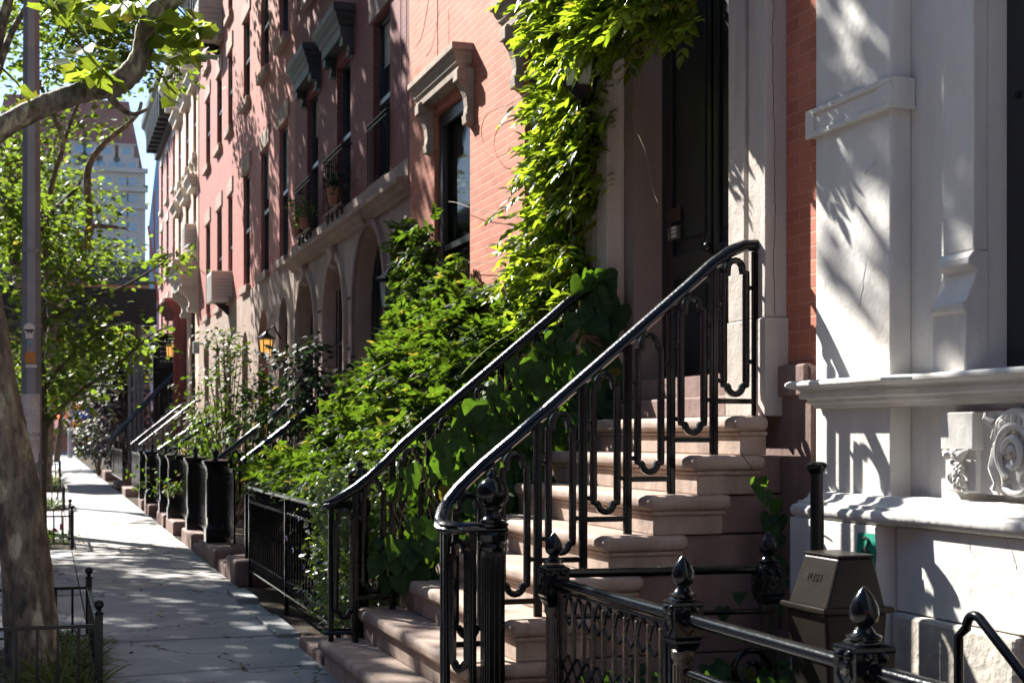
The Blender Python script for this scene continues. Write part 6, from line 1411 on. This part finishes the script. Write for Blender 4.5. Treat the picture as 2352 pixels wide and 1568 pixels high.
for k in range(11):
    x, y, z = -.15+rq.uniform(-.3,.35), 20.6+rq.uniform(-.1,.6), rq.uniform(.16,.34); f_ = MB()
    for j in range(5): a = 2*PI*j/5; f_.ball((x+.016*math.cos(a), y, z+.016*math.sin(a)), .014, 6, 4, 1, .5, 1)
    f_.build('blossom', M['pink'], fb, smooth=True)
# ------------------------------------------------------------------ street trees
def tree(name, label, trunk, limbs, blobs, nclus, per, ls, kind, m, seed, bark='bark', spread=.42, twig_r=.012, group=None, droop=.5):
    """trunk/limbs: lists of (x,y,z,r); blobs: ellipsoids (cx,cy,cz,rx,ry,rz) the crown fills"""
    T = thing(name, label, 'tree', (trunk[0][0], trunk[0][1], 0), group); r = np.random.default_rng(seed); rp = random.Random(seed)
    def smooth(P, n=6):
        out = []
        for i in range(len(P)-1):
            p0, p1, p2, p3 = [np.array(P[j]) for j in (max(0,i-1), i, i+1, min(len(P)-1,i+2))]
            for j in range(n):
                u = j/n; out.append(.5*((2*p1)+(p2-p0)*u+(2*p0-5*p1+4*p2-p3)*u*u+(3*p1-p0-3*p2+p3)*u**3))
        out.append(np.array(P[-1])); return out
    nodes = []; tm = MB(); tp = smooth(trunk, 8); tm.tube([tuple(q[:3]) for q in tp], [q[3]*(1+.03*math.sin(i*1.7)) for i, q in enumerate(tp)], 20); 
    if trunk[0][3] > .15 and bark == 'bark':
        from mathutils import noise as mn
        tq = smooth(trunk, 16); tm = MB(); tm.tube([tuple(q[:3]) for q in tq], [q[3] for q in tq], 48); nv_ = []
        for i, q in enumerate(tq):
            c_ = Vector(q[:3])
            for j in range(48):
                v_ = Vector(tm.v[i*48+j]); d_ = v_-c_; k_ = 1+.10*(mn.noise(v_*1.6)+.5*mn.noise(v_*5)+.28*mn.noise(v_*16)+.15*mn.noise(v_*34)); nv_.append(tuple(c_+d_*k_))
        tm.v = nv_
    tm.build('trunk', M[bark], T, smooth=True)
    lb = MB()
    for L in limbs:
        q = smooth(L, 5); lb.tube([tuple(a[:3]) for a in q], [a[3]*(1+.05*math.sin(i*2.1)) for i, a in enumerate(q)], 12)
        nodes += [(a[:3], a[3]) for a in q[2:]]
    nodes += [(a[:3], a[3]*.4) for a in tp[-6:]]
    vol = np.array([b[3]*b[4]*b[5] for b in blobs])**.8; vol = vol/vol.sum(); cen = []
    for _ in range(nclus):
        b = blobs[r.choice(len(blobs), p=vol)]; d = unit(r.normal(0,1,3))*(r.uniform(.15,1)**.45); cen.append((b[0]+d[0]*b[3], b[1]+d[1]*b[4], b[2]+d[2]*b[5]))
    cen = np.array(cen); npos = np.array([n_[0] for n_ in nodes]); nr = [n_[1] for n_ in nodes]
    order = np.argsort([np.min(np.linalg.norm(npos-c, axis=1)) for c in cen])
    for i in order:
        c = cen[i]; d = np.linalg.norm(npos-c, axis=1); j = int(np.argmin(d)); a = npos[j]; L_ = d[j]
        mid = (a+c)/2+np.array([rp.uniform(-.1,.1), rp.uniform(-.1,.1), .08])*L_; rr = min(nr[j]*.7, twig_r+.011*L_)
        lb.tube([tuple(a), tuple(a*.55+mid*.45+np.array([0,0,.04*L_])), tuple(mid), tuple(c)], [rr, rr*.8, rr*.6, rr*.3], 5, caps=False)
        if L_ > .25: npos = np.vstack([npos, mid[None], c[None]]); nr += [rr*.6, rr*.45]
    lb.build('limbs', M[bark], T, smooth=True)
    n = nclus*per; k = np.repeat(np.arange(nclus), per); C = cen[k]+r.normal(0,1,(n,3))*np.array([spread, spread, spread*.55])
    N = r.normal(0,.55,(n,3))+np.array([0,0,1.]); Tt = unit(C-cen[k])+np.array([0,0,-droop])+r.normal(0,.3,(n,3))
    scatter('foliage', kind, C, N, Tt, ls*r.uniform(.6,1.2,n), m, T); return T
def tp_(x, y, Y, r): q = at(x, y, Y); return (*q, r)
# nearest plane tree: leaning trunk, long bare branch crossing the frame top left
Y1 = 9.75; k1 = dep(-.5, Y1)/FOC
trunk = [tp_(76,1560,Y1,66*k1), tp_(74,1490,Y1,63*k1), tp_(66,1350,Y1,58*k1), tp_(52,1230,Y1,54*k1), tp_(26,1080,Y1,53*k1), tp_(-4,930,Y1,51*k1), tp_(-46,690,Y1,48*k1), tp_(-95,430,Y1,46*k1), tp_(-150,60,Y1,42*k1), tp_(-200,-500,Y1,34*k1)]
big = [tp_(-100,400,Y1,30*k1), tp_(-20,312,Y1,27*k1), tp_(60,262,Y1,26*k1), tp_(140,228,Y1,25.5*k1), tp_(205,208,Y1,25*k1), tp_(258,198,Y1,28*k1), tp_(300,168,Y1,27*k1), tp_(325,125,Y1,24*k1), tp_(335,70,Y1,24*k1), tp_(358,30,Y1-.05,25*k1), tp_(400,-8,Y1-.1,24*k1), tp_(520,-120,Y1-.4,21*k1), tp_(640,-330,Y1-.8,15*k1), tp_(760,-600,Y1-1,9*k1)]
sub1 = [tp_(262,190,Y1,12*k1), tp_(255,225,Y1,10*k1), tp_(300,262,Y1+.2,6*k1), tp_(340,250,Y1+.2,4*k1)]
up1 = [(-.9,9.6,5,.13),(-1.2,10.6,7.5,.11),(-1.0,12,10,.07)]; up2 = [(-.9,9.5,5.4,.12),(-.2,7.8,7.6,.09),(.8,6.2,9.2,.05)]; up3 = [(-.9,9.5,5.8,.12),(-2.4,9.5,8,.09),(-3.8,10.5,10,.05)]
tree('plane_tree', 'plane tree with blotchy bark leaning out at left, one bare bough crossing the top left', trunk, [big, sub1, up1, up2, up3],
     [(.1,13.6,9.7,1.5,2.2,1.3), (1.0,11.3,9.0,1.0,1.5,.9), (-2.8,10.5,9.8,1.6,2.2,1.3)], 66, 36, .17, 'maple', 'plane', 21, spread=.34)
# a few big leaves hanging near the bare bough belong to it
pt = thing('plane_twig', 'bright backlit plane leaves on twigs hanging by the bare bough, top left', 'branch', at(400, 60, Y1))
C = []; tw = MB()
tw_ = []
for cx, cy, n, sp in ((400,90,26,26),(440,60,16,22),(330,20,12,30),(230,160,14,28),(195,120,10,22),(395,210,4,16),(440,130,12,18),(180,15,12,30),(130,35,10,26),(60,222,3,14),(290,20,12,24)):
    MB().tube([at(cx-60, cy-70, Y1), at(cx-20, cy-30, Y1+.05), at(cx, cy, Y1+.1)], [.008,.006,.003], 5).build('twig', M['twig'], pt, smooth=True)
    for _ in range(n): q = at(cx+rq.gauss(0,sp), cy+rq.gauss(0,sp*.7), Y1+rq.uniform(-.25,.25)); C.append(q)
C = np.array(C); n_ = len(C)
scatter('leaves', 'maple', C, np.stack([R_.normal(-.1,.5,n_), R_.normal(-.5,.5,n_), np.ones(n_)*.8],1), np.stack([R_.normal(.2,.7,n_), R_.normal(-.2,.5,n_), -np.ones(n_)*.7],1), R_.uniform(.09,.17,n_), 'plane', pt)
# second tree, behind the light pole
Y2 = 22.2; k2 = dep(0, Y2)/FOC
trunk = [tp_(96,1225,Y2,12*k2), tp_(97,1100,Y2,10*k2), tp_(100,1000,Y2,9*k2), tp_(98,900,Y2,9*k2), tp_(85,760,Y2,8*k2), tp_(60,600,Y2,8*k2)]
limbs = [[tp_(98,1000,Y2,6*k2), tp_(135,940,Y2,5*k2), tp_(210,880,Y2-.2,4.5*k2), tp_(290,820,Y2-.4,3.5*k2), tp_(345,770,Y2-.6,2.5*k2), tp_(400,745,Y2-.7,1.5*k2)], [tp_(97,900,Y2,6*k2), tp_(150,830,Y2,4*k2), tp_(220,770,Y2,3*k2), tp_(300,740,Y2,2*k2)], [tp_(60,600,Y2,6*k2), tp_(110,500,Y2+.3,5*k2), tp_(180,430,Y2+.5,4*k2)], [tp_(85,760,Y2,5*k2),tp_(170,700,Y2,4*k2),tp_(280,660,Y2,3*k2),tp_(380,600,Y2,2*k2)]]
def blob(x, y, Y, rx, rz, ry=1.0): q = at(x, y, Y); k = dep(q[0], Y)/FOC; return (q[0], q[1], q[2], rx*k, ry, rz*k)
tree('small_street_tree', 'slim street tree behind the light pole with glossy leaves reaching over the pavement', trunk, limbs,
     [blob(170,800,Y2,120,90,.9), blob(330,775,Y2-.5,80,38,.6), blob(110,650,Y2,110,60,1.0), blob(240,680,Y2,60,20,.6), blob(150,920,Y2,60,50,.6), blob(385,600,Y2,40,22,.4), blob(455,560,Y2,22,10,.3), blob(50,480,Y2,80,80,1.0)], 135, 18, .14, 'simple', 'tree', 31, bark='twig', spread=.20, twig_r=.006, group='trees along the pavement')
# third tree: dark limbs against the sky
Y3 = 33.; k3 = dep(0, Y3)/FOC
trunk = [tp_(107,1130,Y3,12*k3), tp_(108,1000,Y3,11*k3), tp_(112,880,Y3,11*k3), tp_(120,760,Y3,11*k3), tp_(150,660,Y3,11*k3), tp_(180,590,Y3,11*k3), tp_(204,530,Y3,10*k3), tp_(200,440,Y3,9*k3), tp_(205,380,Y3,8*k3), tp_(240,330,Y3,7*k3), tp_(310,270,Y3,5*k3), tp_(325,235,Y3,4*k3)]
limbs = [[tp_(112,880,Y3,9*k3), tp_(60,700,Y3,12*k3), tp_(20,520,Y3,14*k3), tp_(30,400,Y3,13*k3), tp_(60,330,Y3,9*k3)], [tp_(200,520,Y3,6*k3), tp_(245,520,Y3,5*k3), tp_(290,525,Y3,3*k3)], [tp_(120,760,Y3,8*k3), tp_(105,560,Y3,7*k3), tp_(120,420,Y3,6*k3), tp_(145,330,Y3,6*k3), tp_(120,260,Y3,5*k3), tp_(60,120,Y3,4*k3)], [tp_(20,520,Y3,7*k3), tp_(-60,300,Y3,7*k3), tp_(-120,60,Y3,6*k3)], [tp_(145,330,Y3,5*k3),tp_(200,200,Y3,4*k3),tp_(300,120,Y3,3*k3)]]
tree('street_tree', 'tall street tree with crooked dark limbs and a backlit crown over the far pavement', trunk, limbs,
     [blob(110,80,Y3,170,120,1.8), blob(300,100,Y3,120,90,1.2), blob(180,180,Y3,90,50,1.2), blob(20,330,Y3,80,120,1.6), blob(245,485,Y3,50,34,.7), blob(140,560,Y3,90,50,1.2), blob(240,292,Y3,70,16,.6), blob(60,560,Y3,80,70,1.4), blob(220,20,Y3,150,60,1.6), blob(390,180,Y3,40,20,.6)], 300, 24, .17, 'simple', 'tree', 41, spread=.30, twig_r=.012, group='trees along the pavement')
# fourth and fifth, farther: fill the green depth
Y4 = 50.; k4 = dep(0, Y4)/FOC
tree('street_tree', 'far street tree whose pale feathery crown stands before the tower', [tp_(112,1070,Y4,9*k4), tp_(115,900,Y4,9*k4), tp_(130,700,Y4,8*k4), tp_(150,500,Y4,6*k4)], [[tp_(120,800,Y4,6*k4),tp_(200,620,Y4,4*k4),tp_(280,560,Y4,3*k4)],[tp_(130,700,Y4,6*k4),tp_(60,520,Y4,4*k4),tp_(20,400,Y4,3*k4)],[tp_(150,500,Y4,5*k4),tp_(190,400,Y4,3*k4)]],
     [blob(130,430,Y4,75,60,2), blob(80,560,Y4,90,70,2), blob(250,585,Y4,50,26,1.5), blob(60,740,Y4,110,110,2), blob(230,800,Y4,90,60,1.6)], 190, 26, .24, 'simple', 'tree', 51, bark='twig', spread=.5, group='trees along the pavement')
Y5 = 70.; k5 = dep(0, Y5)/FOC
tree('street_tree', 'farthest street tree, a dark green mass beneath the construction shed', [tp_(130,1060,Y5,7*k5), tp_(150,900,Y5,6*k5), tp_(170,800,Y5,5*k5)], [[tp_(150,900,Y5,5*k5),tp_(240,820,Y5,3*k5)],[tp_(150,900,Y5,5*k5),tp_(80,800,Y5,3*k5)]],
     [blob(150,840,Y5,110,60,3), blob(270,830,Y5,70,60,2), blob(60,800,Y5,90,90,3)], 110, 30, .32, 'simple', 'tree', 61, bark='twig', spread=.8, group='trees along the pavement')
# street trees on the road side whose crowns shade the houses (outside or above the frame)
tree('plane_tree', 'tall plane tree whose crown shades the dark red house, mostly above the frame', [(-.98,25.5,-.1,.2),(-.98,25.6,3.5,.17),(-1.1,25.8,6.4,.14)], [[(-1.1,25.8,6.4,.12),(-.6,25,8.5,.08),(.3,24,10.2,.05)],[(-1.1,25.8,6.4,.1),(-.6,27,8.5,.06),(.2,28.6,10.2,.04)],[(-1.1,25.8,6.4,.1),(-3,24,8.3,.06),(-4.2,22.6,9.4,.04)]],
     [(.5,24.6,10.6,1.5,2.6,1.5), (.1,28.2,10.6,1.5,2.6,1.4), (1.6,25.8,11.8,1.3,2.8,1.1), (1.2,29.8,11.4,1.2,2.0,1.1)], 270, 34, .16, 'maple', 'plane', 71, spread=.36)
tree('plane_tree', 'plane tree over the road whose crown dapples the near pavement, outside the frame', [(-1.25,17.2,-.15,.17),(-1.3,17.3,3.5,.15),(-1.9,17.8,6.2,.12)], [[(-1.9,17.8,6.2,.1),(-3.4,19.6,8,.07),(-4.4,22,9.4,.05)],[(-1.9,17.8,6.2,.1),(-3.5,17.6,8.2,.06),(-4.8,19,9.6,.04)],[(-4.4,22,9.4,.05),(-4.6,25,9.8,.04)]],
     [(-4.5,21.2,9.6,1.25,2.2,1.2), (-4.3,25.6,9.6,1.3,2.2,1.2), (-4.6,30.5,9.8,1.0,1.6,.9), (-5.8,22.5,9.9,1.0,3.0,.9), (-6.0,27.5,9.9,1.2,3.0,.9)], 270, 32, .17, 'maple', 'plane', 73, spread=.36)
for k_, (x_, y_) in enumerate(((-1.2,-2),(-1.3,-11),(-1.2,-21))):
    tree('street_tree', 'street tree behind the camera, %s one back, outside the photo' % ('nearest','second','third')[k_], [(x_,y_,-.15,.17),(x_+.1,y_,3,.14),(x_,y_+.2,5,.11)], [[(x_,y_+.2,5,.1),(x_-.8,y_-1,7,.05)],[(x_,y_+.2,5,.1),(x_+1.2,y_-.6,6.6,.05)]], [(x_,y_-.6,7,2.3,2.6,2.0),(x_+1.6,y_-2,5.8,1.5,2,1.2)], 70, 30, .2, 'simple', 'tree', 90+k_, bark='twig', spread=.5)
# fallen leaves on the flags
fl2 = MB(); cnt = 0
n_ = 300; C = np.stack([R_.uniform(.32,1.8,n_), R_.uniform(7.5,26,n_), np.full(n_,.012)],1); C[:80,0] = 1.83-np.abs(R_.normal(0,.12,80)); C[:80,1] = R_.uniform(9.5,15,80)
lt = scatter('fallen_leaves', 'simple', C, np.stack([R_.normal(0,.2,n_),R_.normal(0,.2,n_),np.ones(n_)],1), R_.normal(0,1,(n_,3)), R_.uniform(.02,.05,n_), 'gold', None); lt['kind'] = 'stuff'; tag(lt, 'small dry leaves scattered on the flagstones', 'leaves')

# thin summer air over the whole street
hz = bpy.data.materials.new('summer_haze'); hz.use_nodes = True; hn = hz.node_tree
for x in list(hn.nodes): hn.nodes.remove(x)
ho = hn.nodes.new('ShaderNodeOutputMaterial'); pv = hn.nodes.new('ShaderNodeVolumePrincipled'); pv.inputs['Color'].default_value = (.86,.92,1,1); pv.inputs['Density'].default_value = .00008; pv.inputs['Anisotropy'].default_value = .3
hn.links.new(pv.outputs[0], ho.inputs['Volume'])
o_ = MB().box(-150, 150, -80, 340, -1.4, 90).build('haze', hz, kind='stuff'); tag(o_, 'thin pale haze filling the street', 'haze')
